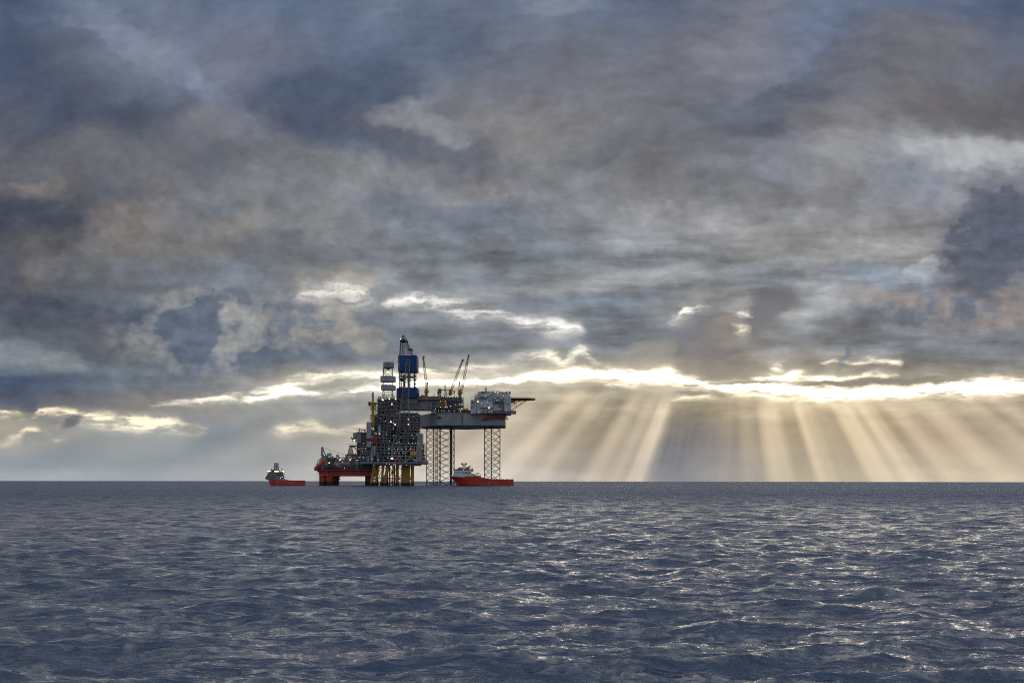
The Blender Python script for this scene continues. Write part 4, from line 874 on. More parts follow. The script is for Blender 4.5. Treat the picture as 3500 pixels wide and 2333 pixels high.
# drilling tower with its grey wind walls
YD = YP + 22
tw = bpy.data.objects.new('drilling_tower', None); COL.objects.link(tw); tw.parent = plat; tw.location = P(1045, 575, YD) - plat.location
def towr(m):
    lv = [575, 542, 512, 476, 440, 408, 372, 336, 300]
    for Y in (YD, YD + 9):
        for a, b in zip(lv[:-1], lv[1:]):
            ua, ub = 1006 + (575 - a) * .03, 1006 + (575 - b) * .03
            va, vb = 1088 - (575 - a) * .012, 1088 - (575 - b) * .012
            m.bar(P(ua, a, Y), P(ub, b, Y), .5, 4); m.bar(P(va, a, Y), P(vb, b, Y), .5, 4)
            m.bar(P(ub, b, Y), P(vb, b, Y), .25, 4)
            mid = P((ub + vb) / 2, b, Y); m.bar(P(ua, a, Y), mid, .24, 4); m.bar(P(va, a, Y), mid, .24, 4)
            m.bar(P(ua + 14, a, Y), P(ub + 14, b, Y), .2, 4); m.bar(P(va - 12, a, Y), P(vb - 12, b, Y), .2, 4)
    for v in lv:
        for u in (1010, 1087): m.bar(P(u, v, YD), P(u, v, YD + 9), .2, 4)
    bx(m, 1006, 1016, 322, 362, YD + 2, YD + 6); m.bar(P(1087, 280, YD), P(1087, 255, YD), .16); m.bar(P(1036, 330, YD + 4), P(1066, 330, YD + 4), .7)
part(tw, 'lattice_tower', 'grey', towr)
for a in ((1008, 1088, 277, 319, 7), (985, 1101, 388, 432, 9), (990, 1101, 459, 497, 9)):
    part(tw, 'wind_wall', 'pale' if a[2] > 300 else 'grey', lambda m, a=a: (m.prism([(X(a[0] + 18, YD), YD - 2), (X(a[1] - 12, YD), YD - 2), (X(a[1], YD), YD + 2), (X(a[1], YD), YD + a[4] + 3), (X(a[0], YD), YD + a[4] + 3), (X(a[0], YD), YD + 2)], Z(a[3], YD), Z(a[2], YD)), m.box(X(a[0] + 17, YD), X(a[1] - 11, YD), YD - 2.3, YD - 2.05, Z(a[2] + 3, YD), Z(a[2], YD)), [m.box(X(a[0] + 18 + i * (a[1] - a[0] - 30) / 5, YD), X(a[0] + 19 + i * (a[1] - a[0] - 30) / 5, YD), YD - 2.2, YD - 2.02, Z(a[3], YD), Z(a[2] + 3, YD)) for i in range(1, 5)]))
part(tw, 'tower_base', 'mid', lambda m: (clutter(55, 970, 1100, 545, 578, YD - 6, YD + 8, 40, 4, 12)(m), m.rail([P(968, 576, YD - 8), P(1116, 576, YD - 8)], 1.3, .08, 2.5), m.bar(P(975, 576, YD - 5), P(975, 556, YD - 5), .8, 6), m.bar(P(1116, 690, YD - 9), P(1117, 575, YD - 9), .35)))
# yellow pedestal crane on the left edge
YK = YP + 6
ck = MB(); ck.bar(P(928, 800, YK), P(928, 630, YK), 1.55, 10); ck.bar(P(928, 795, YK), P(928, 700, YK), 1.75, 10)
CK = ck.build('pedestal_crane', 'yellow', plat)
part(CK, 'cab', 'ochre', lambda m: (bx(m, 916, 946, 600, 634, YK - 2, YK + 3), bx(m, 893, 914, 598, 622, YK - 1.5, YK + 2), bx(m, 940, 958, 600, 616, YK - 1.5, YK + 2), bx(m, 905, 950, 648, 656, YK - 2, YK + 2), m.rail([P(905, 648, YK - 2), P(950, 648, YK - 2)], 1.2, .08, 2)))
part(CK, 'boom', 'ochre', lambda m: (m.lattice(P(926, 602, YK), P(928, 520, YK), 1.6, 1.1, 8, .28, .16), m.bar(P(919, 560, YK), P(919, 524, YK), .2), m.bar(P(930, 520, YK), P(930, 514, YK), .3), m.bar(P(934, 600, YK), P(931, 524, YK), .12)))
part(CK, 'counterweight', 'dark', lambda m: (bx(m, 891, 902, 594, 626, YK - 1.8, YK + 2.4), m.bar(P(898, 626, YK), P(916, 640, YK), .4)))
# tall lattice crane boom standing in front of the topside
YB_ = YP - 9
cb = MB(); cb.bar(P(1082, 1050, YB_), P(1086, 940, YB_), .75, 8); cb.bar(P(1080, 1056, YB_), P(1080, 1046, YB_), 1.2, 8)
CB = cb.build('boom_crane', 'grey', plat)
def boomfn(m):
    def sect(p, q, wa, wb, n): m.lattice(p, q, wa, wb, n, .30, .19)
    a = P(1090, 945, YB_); b = P(1182, 765, YB_ + 1); c = P(1188, 560, YB_ + 3); d = P(1213, 250, YB_ + 8)
    m.bar(a, P(1142, 760, YB_), .42, 4); m.bar(a + Vector((1, 0, 0)), P(1225, 800, YB_), .34, 4)
    m.bar(a, P(1096, 900, YB_ + 5), .4, 4); m.bar(P(1100, 912, YB_), P(1180, 770, YB_ + 2), .3, 4)
    for t in (.25, .45, .65, .85): m.bar(a.lerp(P(1142, 760, YB_), t), a.lerp(P(1225, 800, YB_), t), .24, 4)
    sect(P(1180, 830, YB_), b, 12, 11, 3); sect(b, c, 11, 6.5, 8); sect(c, d, 6.5, 3.0, 13)
    bx(m, 1184, 1206, 284, 302, YB_ + 7, YB_ + 9)
part(CB, 'boom', 'mid', boomfn)
# jacket
def jleg(u0, v0, u1, v1, r, Y, Y2=None):
    a = Vector(P(u0, v0, Y)); b = Vector(P(u1, v1, Y if Y2 is None else Y2)); c = a.lerp(b, (1246 - v0) / (v1 - v0))
    o = part(plat, 'jacket_leg', 'ochre', lambda m: m.bar(a, c, r, 10))
    part(o, 'splash_zone', 'black', lambda m: m.bar(c, b + (b - a).normalized() * 6, r * 1.06, 10))
for u0, u1, r in ((941, 914, 1.7), (976, 944, 1.25), (1014, 994, 1.25), (1050, 1022, 1.8)): jleg(u0, 1100, u1, 1268, r, YP + 6, YP + 3)
for u, r in ((1125, 1.6), (1166, 1.3), (1180, 1.0), (1190, 1.2), (1204, 1.5), (1216, 1.4), (1246, 1.8), (1062, .7), (1088, .6)): jleg(u, 1104, u, 1268, r, YP + 12)
for u, r in ((960, 1.3), (1005, 1.1), (1040, 1.3), (1100, .9)): jleg(u, 1104, u + 4, 1268, r, YP + 36)
def brc(m):
    Y = YP + 12
    for v in (1211,): m.bar(P(924, v, YP + 5), P(1040, v, YP + 5), .5, 5); m.bar(P(1050, v, Y), P(1246, v, Y), .65, 6)
    m.bar(P(1050, 1212, Y + 20), P(1246, 1212, Y + 20), .6, 6); m.bar(P(930, 1130, YP + 6), P(1050, 1130, YP + 6), .45, 5)
    for a, b in ((1055, 1125), (1125, 1246)):
        for v0, v1 in ((1112, 1211), (1211, 1268)):
            m.bar(P(a, v0, Y), P(b, v1, Y), .42, 5); m.bar(P(b, v0, Y), P(a, v1, Y), .42, 5)
            m.bar(P(a, v0, Y + 20), P(b, v1, Y + 20), .4, 5); m.bar(P(b, v0, Y + 20), P(a, v1, Y + 20), .4, 5)
    for a, b in ((930, 976), (976, 1014), (1014, 1050)): m.bar(P(a, 1206, YP + 5), P(b, 1112, YP + 6), .36, 5)
    m.bar(P(1082, 1106, Y), P(1112, 1150, Y), .4); m.bar(P(1070, 1150, Y), P(1100, 1190, Y), .35); m.bar(P(1100, 1130, Y), P(1070, 1178, Y), .35)
part(plat, 'jacket_brace', 'ochre', brc)
each(plat, 'conductor_pipe', 'ochre', [(lambda m, k=k, u=u: m.bar((X(u, YP + 20), YP + 20 + k, -5), (X(u, YP + 20), YP + 20 + k, Z(1100, YP + 20)), .42, 6)) for k, u in enumerate((1160, 1172, 1184, 1196, 1208, 1220, 1168, 1190, 1212))])
q4 = lambda l: [(423.5 + .42 * x, 705.9 + .42 * y) for x, y in l]
lamps(plat, q4([(1500,630),(1610,636),(1672,634),(1757,636),(1842,636),(1925,638),(1992,636),(1510,720),(1620,718),(1700,720),(1775,718),(1515,635),(1640,437),(1720,437),(1980,437),(1162,520),(1185,405),(1465,360),(1600,380),(1885,525),(1960,530),(2022,532),(2066,530),(1520,485),(1700,505),(1650,530),(1027,535),(1020,800),(1490,815),(1190,835),(1310,845),(1465,920),(1522,925),(1590,938),(1610,940),(1635,942),(1740,948),(1840,948),(1220,945),(1445,105),(1590,245),(1265,345),(1945,380),(2005,845),(2150,620),(2043,360),(1000,690),(1245,340),(1590,145),(935,635),(992,635),(1062,635),(1760,170),(1180,238)]), 'cool', YP - 2.4, .26)
lamps(plat, [(1212,735),(1213,777),(1107,777),(1072,756),(980,850),(1008,581),(1080,614),(1060,572),(1110,573),(778,910),(1004,576)], 'warm', YP - 2.2, .72)
lamps(plat, [(1076,1050),(1086,1050)], 'warm', YB_ - 1.4, .7)

# ================================================================== ACCOMMODATION RIG (semi-submersible)
YF = 1060.0
flo = empty('accommodation_rig', (X(690, YF), YF + 25, SEAZ), 'floating accommodation rig with red columns, pale cabins and twin white radomes beside the platform', 'floating hotel')
def deckbox(m):
    m.prism([(X(u, YF), Z(v, YF)) for u, v in ((476, 1150), (500, 1172), (520, 1186), (560, 1193), (905, 1193), (925, 1180), (925, 1146), (476, 1146))], YF, YF + 52, 'y')
    bx(m, 800, 822, 1146, 1190, YF - 1.0, YF); bx(m, 540, 640, 1160, 1168, YF - .5, YF); m.rail([P(470, 1146, YF - 2), P(930, 1146, YF - 2)], 1.2, .07, 3)
part(flo, 'deck_box', 'red', deckbox)
part(flo, 'deck_edge', 'maroon', lambda m: (bx(m, 462, 930, 1138, 1150, YF - 2, YF + 54), bx(m, 640, 925, 1150, 1162, YF - .6, YF - .02)))
def column(name, u0, u1, Y, mat):
    r = (X(u1, Y) - X(u0, Y)) / 2; c = X((u0 + u1) / 2, Y)
    o = part(flo, name, mat, lambda m: m.bar((c, Y + r, 3.6), (c, Y + r, Z(1168, Y)), r, 20))
    part(o, 'waterline_band', 'black', lambda m: m.bar((c, Y + r, -6), (c, Y + r, 3.6), r * 1.004, 20))
    return o
def bigcol(u0, u1, Y, mat, r=3.0):
    def shape(m, z0, z1, g=0.0):
        x0, x1 = X(u0, Y) - g, X(u1, Y) + g; d = (x1 - x0); pts = []
        for cx, cy, a0 in ((x1 - r, Y + d - r, 0), (x0 + r, Y + d - r, 90), (x0 + r, Y + r, 180), (x1 - r, Y + r, 270)):
            for k in range(6): t = R(a0 + k * 18); pts.append((cx + r * math.cos(t), cy + r * math.sin(t)))
        m.prism(pts, z0, z1)
    o = part(flo, 'column', mat, lambda m: shape(m, 4.2, Z(1160, Y)), smooth=False)
    part(o, 'waterline_band', 'black', lambda m: shape(m, -6, 4.2, .03))
    part(o, 'fender', 'maroon', lambda m: [m.bar((X(u1, Y) + .3, Y + 4, z), (X(u1, Y) + 1.4, Y + 4, z), .7, 6) for z in (7, 9.5, 12)])
    return o
bigcol(492, 546, YF + 1, 'red'); bigcol(545, 606, YF - .5, 'red'); bigcol(582, 650, YF + 9, 'maroon'); bigcol(862, 930, YF + 8, 'maroon')
part(flo, 'column_ladder', 'white', lambda m: (m.bar(P(505, 1185, YF - .4), P(540, 1184, YF - .4), .3), m.bar(P(488, 1160, YF - 2), P(488, 1255, YF - 2), .08, 3), m.bar(P(478, 1160, YF - 2), P(478, 1262, YF - 2), .12, 3), m.bar(P(486, 1166, YF - 1), P(496, 1180, YF - 1), .3)))
# cabins and decks
boxes(flo, 'cabin_block', 'dirty', [(620, 700, 1062, 1120, YF + 2, YF + 40), (700, 745, 1050, 1104, YF + 3, YF + 40), (655, 742, 1072, 1104, YF + .5, YF + 3), (560, 622, 1050, 1142, YF + 8, YF + 40), (622, 800, 1108, 1138, YF + 5, YF + 40), (740, 830, 1046, 1110, YF + 7, YF + 40)])
boxes(flo, 'cabin_block', 'pale', [(508, 562, 1048, 1142, YF + 10, YF + 34), (520, 548, 1098, 1134, YF + 4, YF + 10), (540, 555, 1088, 1120, YF + 2, YF + 10), (790, 812, 1060, 1150, YF - .6, YF + 7), (546, 580, 1042, 1062, YF + 6, YF + 14)])
boxes(flo, 'cabin_block', 'mid', [(576, 622, 1060, 1140, YF + 5, YF + 8), (740, 800, 1070, 1140, YF + 1, YF + 7), (830, 935, 1062, 1140, YF + 4, YF + 40)])
for u0, u1, v, n in ((660, 740, 1080, 9), (660, 740, 1096, 7), (628, 652, 1080, 3), (704, 742, 1062, 5), (748, 796, 1060, 6)): windows(flo, u0, u1, v, n, YF + (.4 if u0 == 660 else 1.9), .9, .9)
part(flo, 'deck_plate', 'mid', lambda m: (decks(560, 830, [1048, 1062], YF + 1, YF + 20, .3)(m), decks(480, 830, [1104, 1122], YF - 1, YF + 4, .25)(m), frame(620, 930, [1104, 1122, 1146], 12, YF - .8, .25, .16, True, 61, .35)(m)))
part(flo, 'equipment', 'dark', lambda m: (clutter(62, 480, 930, 1106, 1146, YF - .5, YF + 4, 110, 4, 12)(m), clutter(63, 500, 720, 1026, 1050, YF + 6, YF + 20, 44, 3, 10)(m), clutter(66, 810, 940, 1040, 1140, YF + 1, YF + 4, 40, 5, 14)(m)), stuff=True)
part(flo, 'equipment', 'white', lambda m: (clutter(64, 500, 830, 1050, 1140, YF + 0, YF + 4, 40, 3, 10)(m), bx(m, 631, 649, 1018, 1046, YF + 8, YF + 13), bx(m, 640, 672, 1108, 1120, YF - .4, YF + 2)), stuff=True)
part(flo, 'equipment', 'maroon', lambda m: (bx(m, 575, 606, 1052, 1066, YF + 1, YF + 6), clutter(65, 500, 800, 1090, 1140, YF - .5, YF + 3, 18, 5, 14)(m), bx(m, 745, 760, 1078, 1104, YF + .3, YF + 3)), stuff=True)
part(flo, 'davit_frame', 'pale', lambda m: (m.prism([(X(u, YF), Z(v, YF)) for u, v in ((470, 1142), (492, 1070), (520, 1044), (560, 1046), (560, 1142))], YF + 3, YF + 30, 'y'), m.bar(P(464, 1140, YF), P(489, 1068, YF), .5), m.bar(P(489, 1068, YF), P(522, 1040, YF), .5), m.bar(P(470, 1120, YF + .5), P(512, 1070, YF + .5), .4), m.bar(P(500, 1125, YF + 1), P(520, 1060, YF + 1), .4), bx(m, 456, 480, 1126, 1148, YF - 1, YF + 12)))
part(flo, 'bridge_house', 'dirty', lambda m: (bx(m, 722, 792, 1020, 1046, YF + 6, YF + 24), bx(m, 712, 796, 1030, 1034, YF + 4, YF + 25), bx(m, 716, 790, 1013, 1021, YF + 5, YF + 24), bx(m, 706, 716, 1018, 1046, YF + 8, YF + 14)))
part(flo, 'bridge_window', 'glass', lambda m: bx(m, 720, 792, 1022, 1028, YF + 5.6, YF + 6.4))
part(flo, 'radar_mast', 'mid', lambda m: (m.lattice(P(748, 1016, YF + 12), P(749, 960, YF + 12), 5.0, 2.6, 6, .26, .18), bx(m, 734, 764, 996, 999, YF + 9, YF + 15), bx(m, 736, 762, 982, 984.5, YF + 10, YF + 14), m.bar(P(745, 960, YF + 12), P(745, 944, YF + 12), .12), m.bar(P(756, 962, YF + 12), P(756, 950, YF + 12), .12), m.bar(P(790, 1014, YF + 10), P(790, 1004, YF + 10), .15)))
part(flo, 'radome', 'white', lambda m: (m.ball(P(567, 1019, YF + 10), 1.75, 12, 8), m.bar(P(567, 1046, YF + 10), P(567, 1028, YF + 10), .7)), smooth=True)
part(flo, 'radome', 'white', lambda m: (m.ball(P(584, 1017, YF + 8), 1.85, 12, 8), m.bar(P(584, 1046, YF + 8), P(584, 1026, YF + 8), .7)), smooth=True)
fc = MB(); fc.bar(P(525, 1048, YF + 6), P(525, 1024, YF + 6), 1.2, 8); bx(fc, 514, 556, 1030, 1042, YF + 4, YF + 9)
FC = fc.build('deck_crane', 'mid', flo)
part(FC, 'boom', 'dark', lambda m: (m.lattice(P(520, 1030, YF + 6), P(520, 962, YF + 6), 2.4, 1.2, 8, .24, .15), m.bar(P(554, 1040, YF + 5), P(521, 960, YF + 6), .5, 5), m.bar(P(554, 1040, YF + 8), P(521, 960, YF + 6), .5, 5), bx(m, 512, 524, 966, 974, YF + 5, YF + 7.5), m.bar(P(515, 962, YF + 6), P(526, 958, YF + 6), .35)))
part(FC, 'boom_rope', 'dark', lambda m: (m.bar(P(524, 962, YF + 6), P(700, 1018, YF + 10), .09, 3), m.bar(P(524, 966, YF + 6), P(700, 1024, YF + 10), .09, 3)))
lamps(flo, q4([(520,815),(590,815),(725,818),(785,818),(840,818),(460,780),(760,780),(515,940),(880,850),(915,850),(660,1010),(240,995),(620,890)]), 'cool', YF - 1.2, .27)
lamps(flo, q4([(570,845),(765,845),(365,905)]), 'warm', YF - .8, .62)

# ================================================================== LIFEBOATS
def lifeboat(c, L, rz, pitch, label, tilt=0.0):
    t = empty('lifeboat', c, label, 'lifeboat', 'orange lifeboats hung on the rigs')
    m = MB(); n = 11; rows = []
    for i in range(n):
        s_ = -1 + 2 * i / (n - 1); w = (1 - abs(s_) ** 2.6) ** .5 * L * .16 + .02; x = s_ * L / 2
        top = L * .17 * (1 - .35 * abs(s_) ** 2); bot = -L * .13 * (1 - .5 * abs(s_) ** 3)
        rows.append([(x, w * math.sin(a), (top if math.cos(a) > 0 else -bot) * math.cos(a)) for a in [k * math.pi / 6 for k in range(12)]])
    vs = [p for r_ in rows for p in r_]
    fs = [(i * 12 + k, i * 12 + (k + 1) % 12, (i + 1) * 12 + (k + 1) % 12, (i + 1) * 12 + k) for i in range(n - 1) for k in range(12)]
    fs += [tuple(range(12))[::-1], tuple((n - 1) * 12 + k for k in range(12))]
    m.add(vs, fs)
    def link(m, nm, mt, par):
        me = bpy.data.meshes.new(nm); me.from_pydata(m.v, [], m.f); me.update(); me.materials.append(MT[mt])
        o = bpy.data.objects.new(nm, me); COL.objects.link(o); o.parent = par; return o
    h = link(m, 'hull', 'boat', t)
    k = MB(); k.box(L * .16, L * .34, -L * .07, L * .07, L * .12, L * .24); link(k, 'cockpit', 'boat', t)
    k = MB(); k.box(-L * .46, L * .46, -L * .168, L * .168, -.12, .12); link(k, 'fender_strip', 'dark', t)
    k = MB(); k.bar((-L * .3, 0, L * .15), (-L * .3, 0, L * .34), .12); k.bar((L * .28, 0, L * .2), (L * .28, 0, L * .34), .12); link(k, 'hoist_hook', 'dark', t)
    t.rotation_euler = (0, pitch, rz); return t
lifeboat(P(514, 1090, YF - 1.6), 10.5, 0, R(-52), 'tilted orange lifeboat on the sloping end of the accommodation rig')
lifeboat(P(476, 1116, YF - 2.6), 6.5, 0, R(-38), 'small orange lifeboat at the outer corner of the accommodation rig deck')
lifeboat(P(1113, 1062, YP - 3.5), 6.6, R(8), 0, 'bright orange-red lifeboat under the lowest deck of the production platform')
# ================================================================== SUPPLY VESSELS
def hull_mesh(L, B, keel, sheer, bowrake, flare, nst=34, nv=9, sternround=.12, mid=.62):
    """hull from stern (x = 0) to bow (x = L); sheer(x) deck height, water at z = 0"""
    rows = []
    for i in range(nst):
        t = i / (nst - 1); x = L * t; top = sheer(t)
        full = 1.0
        if t > mid: full = max(0.0, 1 - ((t - mid) / (1 - mid)) ** 2.2)
        if t < sternround: full = .80 + .20 * (t / sternround)
        pts = []
        for j in range(nv):
            s_ = j / (nv - 1); z = keel + (top - keel) * s_
            wl = max(0.0, full - (flare * (1 - s_) ** 1.3 if t > .6 else 0) * ((t - .6) / .4 if t > .6 else 0))
            w = B / 2 * max(wl, .012)
            if s_ < .25: w *= .72 + 1.12 * s_
            xx = x + (bowrake * (s_ - .45) * max(0, (t - .75) / .25) ** 1.5)
            pts.append((xx, w, z))
        rows.append(pts)
    m = MB(); vs = []
    for pts in rows: vs += [(x, -w, z) for x, w, z in pts] + [(x, w, z) for x, w, z in pts[::-1]]
    n2 = 2 * nv; fs = []
    for i in range(nst - 1):
        for j in range(n2): fs.append((i * n2 + j, i * n2 + (j + 1) % n2, (i + 1) * n2 + (j + 1) % n2, (i + 1) * n2 + j))
    fs += [tuple(range(n2))[::-1], tuple((nst - 1) * n2 + k for k in range(n2))]
    m.add(vs, fs); return m, rows
def local(m, name, mat, par, smooth=False):
    me = bpy.data.meshes.new(name); me.from_pydata(m.v, [], m.f); me.update(); me.materials.append(MT[mat])
    if smooth: me.polygons.foreach_set('use_smooth', [True] * len(me.polygons))
    o = bpy.data.objects.new(name, me); COL.objects.link(o); o.parent = par; return o
def lp(par, name, mat, fn, smooth=False):
    m = MB(); fn(m); return local(m, name, mat, par, smooth)
def lamp_at(par, pts, kind, size):
    for p in pts:
        b = MB(); b.ball((0, 0, 0), size, 8, 6); o = local(b, 'deck_light', kind, par); o.location = p
def wins(par, x0, x1, y, z, n, w, h, along='x'):
    for i in range(n):
        c = x0 + (x1 - x0) * (i + .5) / n
        lp(par, 'window', 'glass', (lambda m, c=c: m.box(c - w / 2, c + w / 2, y - .08, y + .08, z - h / 2, z + h / 2)) if along == 'x' else (lambda m, c=c: m.box(y - .08, y + .08, c - w / 2, c + w / 2, z - h / 2, z + h / 2)))

# --- large one, broadside in front of the jack-up; bow to the left
YV = 1045.0
x_bow, x_st = X(1556, YV), X(2060, YV); LV = x_st - x_bow
sv = empty('supply_vessel', (x_st, YV, SEAZ), 'large orange-red supply vessel with white bridge in front of the lattice legs', 'supply ship', 'supply vessels', R(180))
mu = LV / 504.0                                             # metres per survey unit on this ship
hz = lambda v: (1268 - v) * mu
def sheer_v(t):
    u = 2060 - t * 504
    if u > 1872: return hz(1216)
    if u > 1800: return hz(1216) + (hz(1203) - hz(1216)) * (1872 - u) / 72
    if u > 1760: return hz(1203) + (hz(1195) - hz(1203)) * (1800 - u) / 40
    return hz(1195) + (hz(1191) - hz(1195)) * (1760 - u) / 204
hm, rows = hull_mesh(LV - 4.2, 16.0, -2.6, sheer_v, 8.2, .62, 44, 12)
HV = local(hm, 'hull', 'orange', sv, False)
lx = lambda u: (2060 - u) * mu                              # survey position -> distance from the stern
yn = 8.0                                                    # the side turned to the viewer (local +y)
lp(sv, 'bulwark_rim', 'maroon', lambda m: [m.bar((a[-1][0], s_ * a[-1][1], a[-1][2]), (b[-1][0], s_ * b[-1][1], b[-1][2]), .14, 4) for a, b in zip(rows[:-1], rows[1:]) for s_ in (1, -1)])
lp(sv, 'boot_topping', 'black', lambda m: [m.add([(a[k][0], a[k][1] + .03, a[k][2]), (b[k][0], b[k][1] + .03, b[k][2]), (b[k + 1][0], b[k + 1][1] + .03, b[k + 1][2]), (a[k + 1][0], a[k + 1][1] + .03, a[k + 1][2])], [(0, 1, 2, 3)]) for a, b in zip(rows[:-1], rows[1:]) for k in (2,) if a[0][0] < lx(1590)])
lp(sv, 'side_fender', 'dark', lambda m: [m.bar((lx(u), yn + .02, hz(1248)), (lx(u - 8), yn + .02, hz(1262)), .32, 5) for u in (1822, 1905, 2003)])
lp(sv, 'side_stripe', 'maroon', lambda m: (m.box(lx(2050), lx(1760), yn, yn + .1, hz(1233.5), hz(1232.5)), m.box(lx(2055), lx(1815), yn, yn + .1, hz(1250), hz(1249.2))))
lp(sv, 'hull_lettering', 'dark', lambda m: [m.box(lx(1816 + i * 4.4) - .42, lx(1816 + i * 4.4) + (.42 if i % 3 else .25), yn + .05, yn + .1, hz(1231.5), hz(1228.2)) for i in range(10) if i != 4])
lp(sv, 'side_marking', 'dirty', lambda m: [m.box(lx(1818 + i * 6.4) - .66, lx(1818 + i * 6.4) + .66, yn + .03, yn + .09, hz(1251.5), hz(1247.5)) for i in range(7)] and m.box(lx(1862) - .2, lx(1862) + .2, yn + .03, yn + .09, hz(1254), hz(1243)))
lp(sv, 'anchor', 'dirty', lambda m: (m.box(lx(1597), lx(1593), 3.1, 3.6, hz(1255), hz(1246)), m.bar((lx(1595), 3.4, hz(1246)), (lx(1595), 3.7, hz(1238)), .2)))
lp(sv, 'cargo_deck', 'mid', lambda m: (m.box(lx(2052), lx(1800), -7.4, 7.4, hz(1226), hz(1223)), [m.box(lx(u), lx(u) + 1.2, -5, -2.4, hz(1222), hz(1214)) for u in (1830, 1862, 1905, 1950, 1992)]))
lp(sv, 'crash_rail', 'maroon', lambda m: (m.bar((lx(2055), 6.6, hz(1217)), (lx(1878), 6.6, hz(1217)), .35, 5), [m.box(lx(u) - .4, lx(u) + .4, 6.1, 6.9, hz(1222), hz(1212.5)) for u in range(1880, 2056, 14)]))
# forecastle and superstructure
def prof(m, pts, y0, y1): m.prism([(lx(u), hz(v)) for u, v in pts], y0, y1, 'y')
lp(sv, 'forecastle', 'shipwhite', lambda m: (prof(m, [(1558, 1193), (1562, 1187), (1600, 1184), (1735, 1183), (1735, 1197), (1640, 1197)], -6.2, 6.2), m.rail([(lx(1562), 4.0, hz(1187)), (lx(1640), 6.2, hz(1184)), (lx(1735), 6.2, hz(1183))], 1.1, .08, 2)))
SS = lp(sv, 'superstructure', 'shipwhite', lambda m: (prof(m, [(1585, 1187), (1589, 1152), (1722, 1152), (1716, 1172), (1716, 1187)], -6.4, 6.6), prof(m, [(1586, 1154), (1588, 1148), (1738, 1146), (1728, 1156)], -7.6, 7.7), prof(m, [(1716, 1187), (1716, 1168), (1736, 1170), (1748, 1187)], -5.2, 5.4)))
lp(SS, 'bridge', 'shipwhite', lambda m: prof(m, [(1588, 1149), (1584, 1146), (1735, 1146), (1737, 1149)], -7.7, 7.8))
lp(SS, 'bridge_window', 'glass', lambda m: prof(m, [(1591, 1146), (1586, 1140), (1736, 1139), (1733, 1146)], -7.0, 7.2))
lp(SS, 'window_frame', 'shipwhite', lambda m: [m.box(lx(u) - .13, lx(u) + .13, 7.15, 7.32, hz(1146.2), hz(1139.4)) for u in (1594, 1605, 1616, 1627, 1638, 1649, 1660, 1672, 1684, 1696, 1708, 1720)])
lp(SS, 'bridge_roof', 'maroon', lambda m: (prof(m, [(1588, 1140), (1592, 1135), (1732, 1134), (1738, 1139)], -7.8, 7.9), m.rail([(lx(1592), 7.0, hz(1135)), (lx(1732), 7.0, hz(1134))], 1.0, .08, 2)))
lp(SS, 'name_board', 'glass', lambda m: m.box(lx(1632), lx(1594), 6.18, 6.75, hz(1180.5), hz(1177.5)))
wins(SS, lx(1712), lx(1668), 6.62, hz(1166), 4, .9, .9); wins(SS, lx(1650), lx(1600), 6.62, hz(1163), 3, .8, .8); wins(SS, lx(1712), lx(1600), 6.62, hz(1173), 7, .55, .55)
lp(SS, 'deck_rail', 'dirty', lambda m: (m.rail([(lx(1588), 7.6, hz(1154)), (lx(1728), 7.6, hz(1154))], 1.0, .07, 2), m.bar((lx(1690), 6.7, hz(1187)), (lx(1705), 6.7, hz(1162)), .2), m.box(lx(1664), lx(1658), 6.5, 6.9, hz(1178), hz(1162)), m.box(lx(1700), lx(1694), 6.5, 6.9, hz(1178), hz(1164))))
lp(sv, 'funnel', 'cream', lambda m: prof(m, [(1614, 1136), (1615, 1120), (1642, 1119), (1646, 1136)], -5.2, -1.8))
lp(sv, 'funnel', 'cream', lambda m: prof(m, [(1614, 1136), (1616, 1120), (1640, 1119), (1645, 1136)], 1.6, 5.0))
lp(sv, 'funnel', 'cream', lambda m: (prof(m, [(1672, 1136), (1675, 1122), (1686, 1115), (1706, 1117), (1700, 1136)], -5, 5)))
lp(sv, 'exhaust_pipe', 'dark', lambda m: [m.bar((lx(1694 + k * 3), y, hz(1122)), (lx(1710 + k * 2), y, hz(1109 - k)), .5, 6) for k, y in ((0, 2.6), (1, -2.6), (2, 3.6))])
lp(sv, 'mast', 'dirty', lambda m: (m.lattice((lx(1660), 0, hz(1136)), (lx(1661), 0, hz(1090)), 3.0, 2.4, 6, .2, .14), m.box(lx(1680), lx(1640), -.7, .7, hz(1101), hz(1098.5)), m.box(lx(1672), lx(1650), -.6, .6, hz(1113), hz(1110)), m.bar((lx(1660), 0, hz(1092)), (lx(1660), 0, hz(1082)), .1), m.bar((lx(1668), 0, hz(1092)), (lx(1668), 0, hz(1080)), .1), m.bar((lx(1650), 0, hz(1100)), (lx(1664), 0, hz(1080)), .14), m.bar((lx(1612), 2, hz(1136)), (lx(1612), 2, hz(1122)), .1), m.bar((lx(1729), 3, hz(1136)), (lx(1729), 3, hz(1120)), .12), m.bar((lx(1604), 3, hz(1136)), (lx(1604), 3, hz(1126)), .1)))
for u in (1644, 1678): lp(sv, 'satellite_dome', 'mid', lambda m, u=u: (m.ball((lx(u), 0, hz(1091)), 1.0, 10, 7), m.bar((lx(u), 0, hz(1099)), (lx(u), 0, hz(1093)), .25)), True)
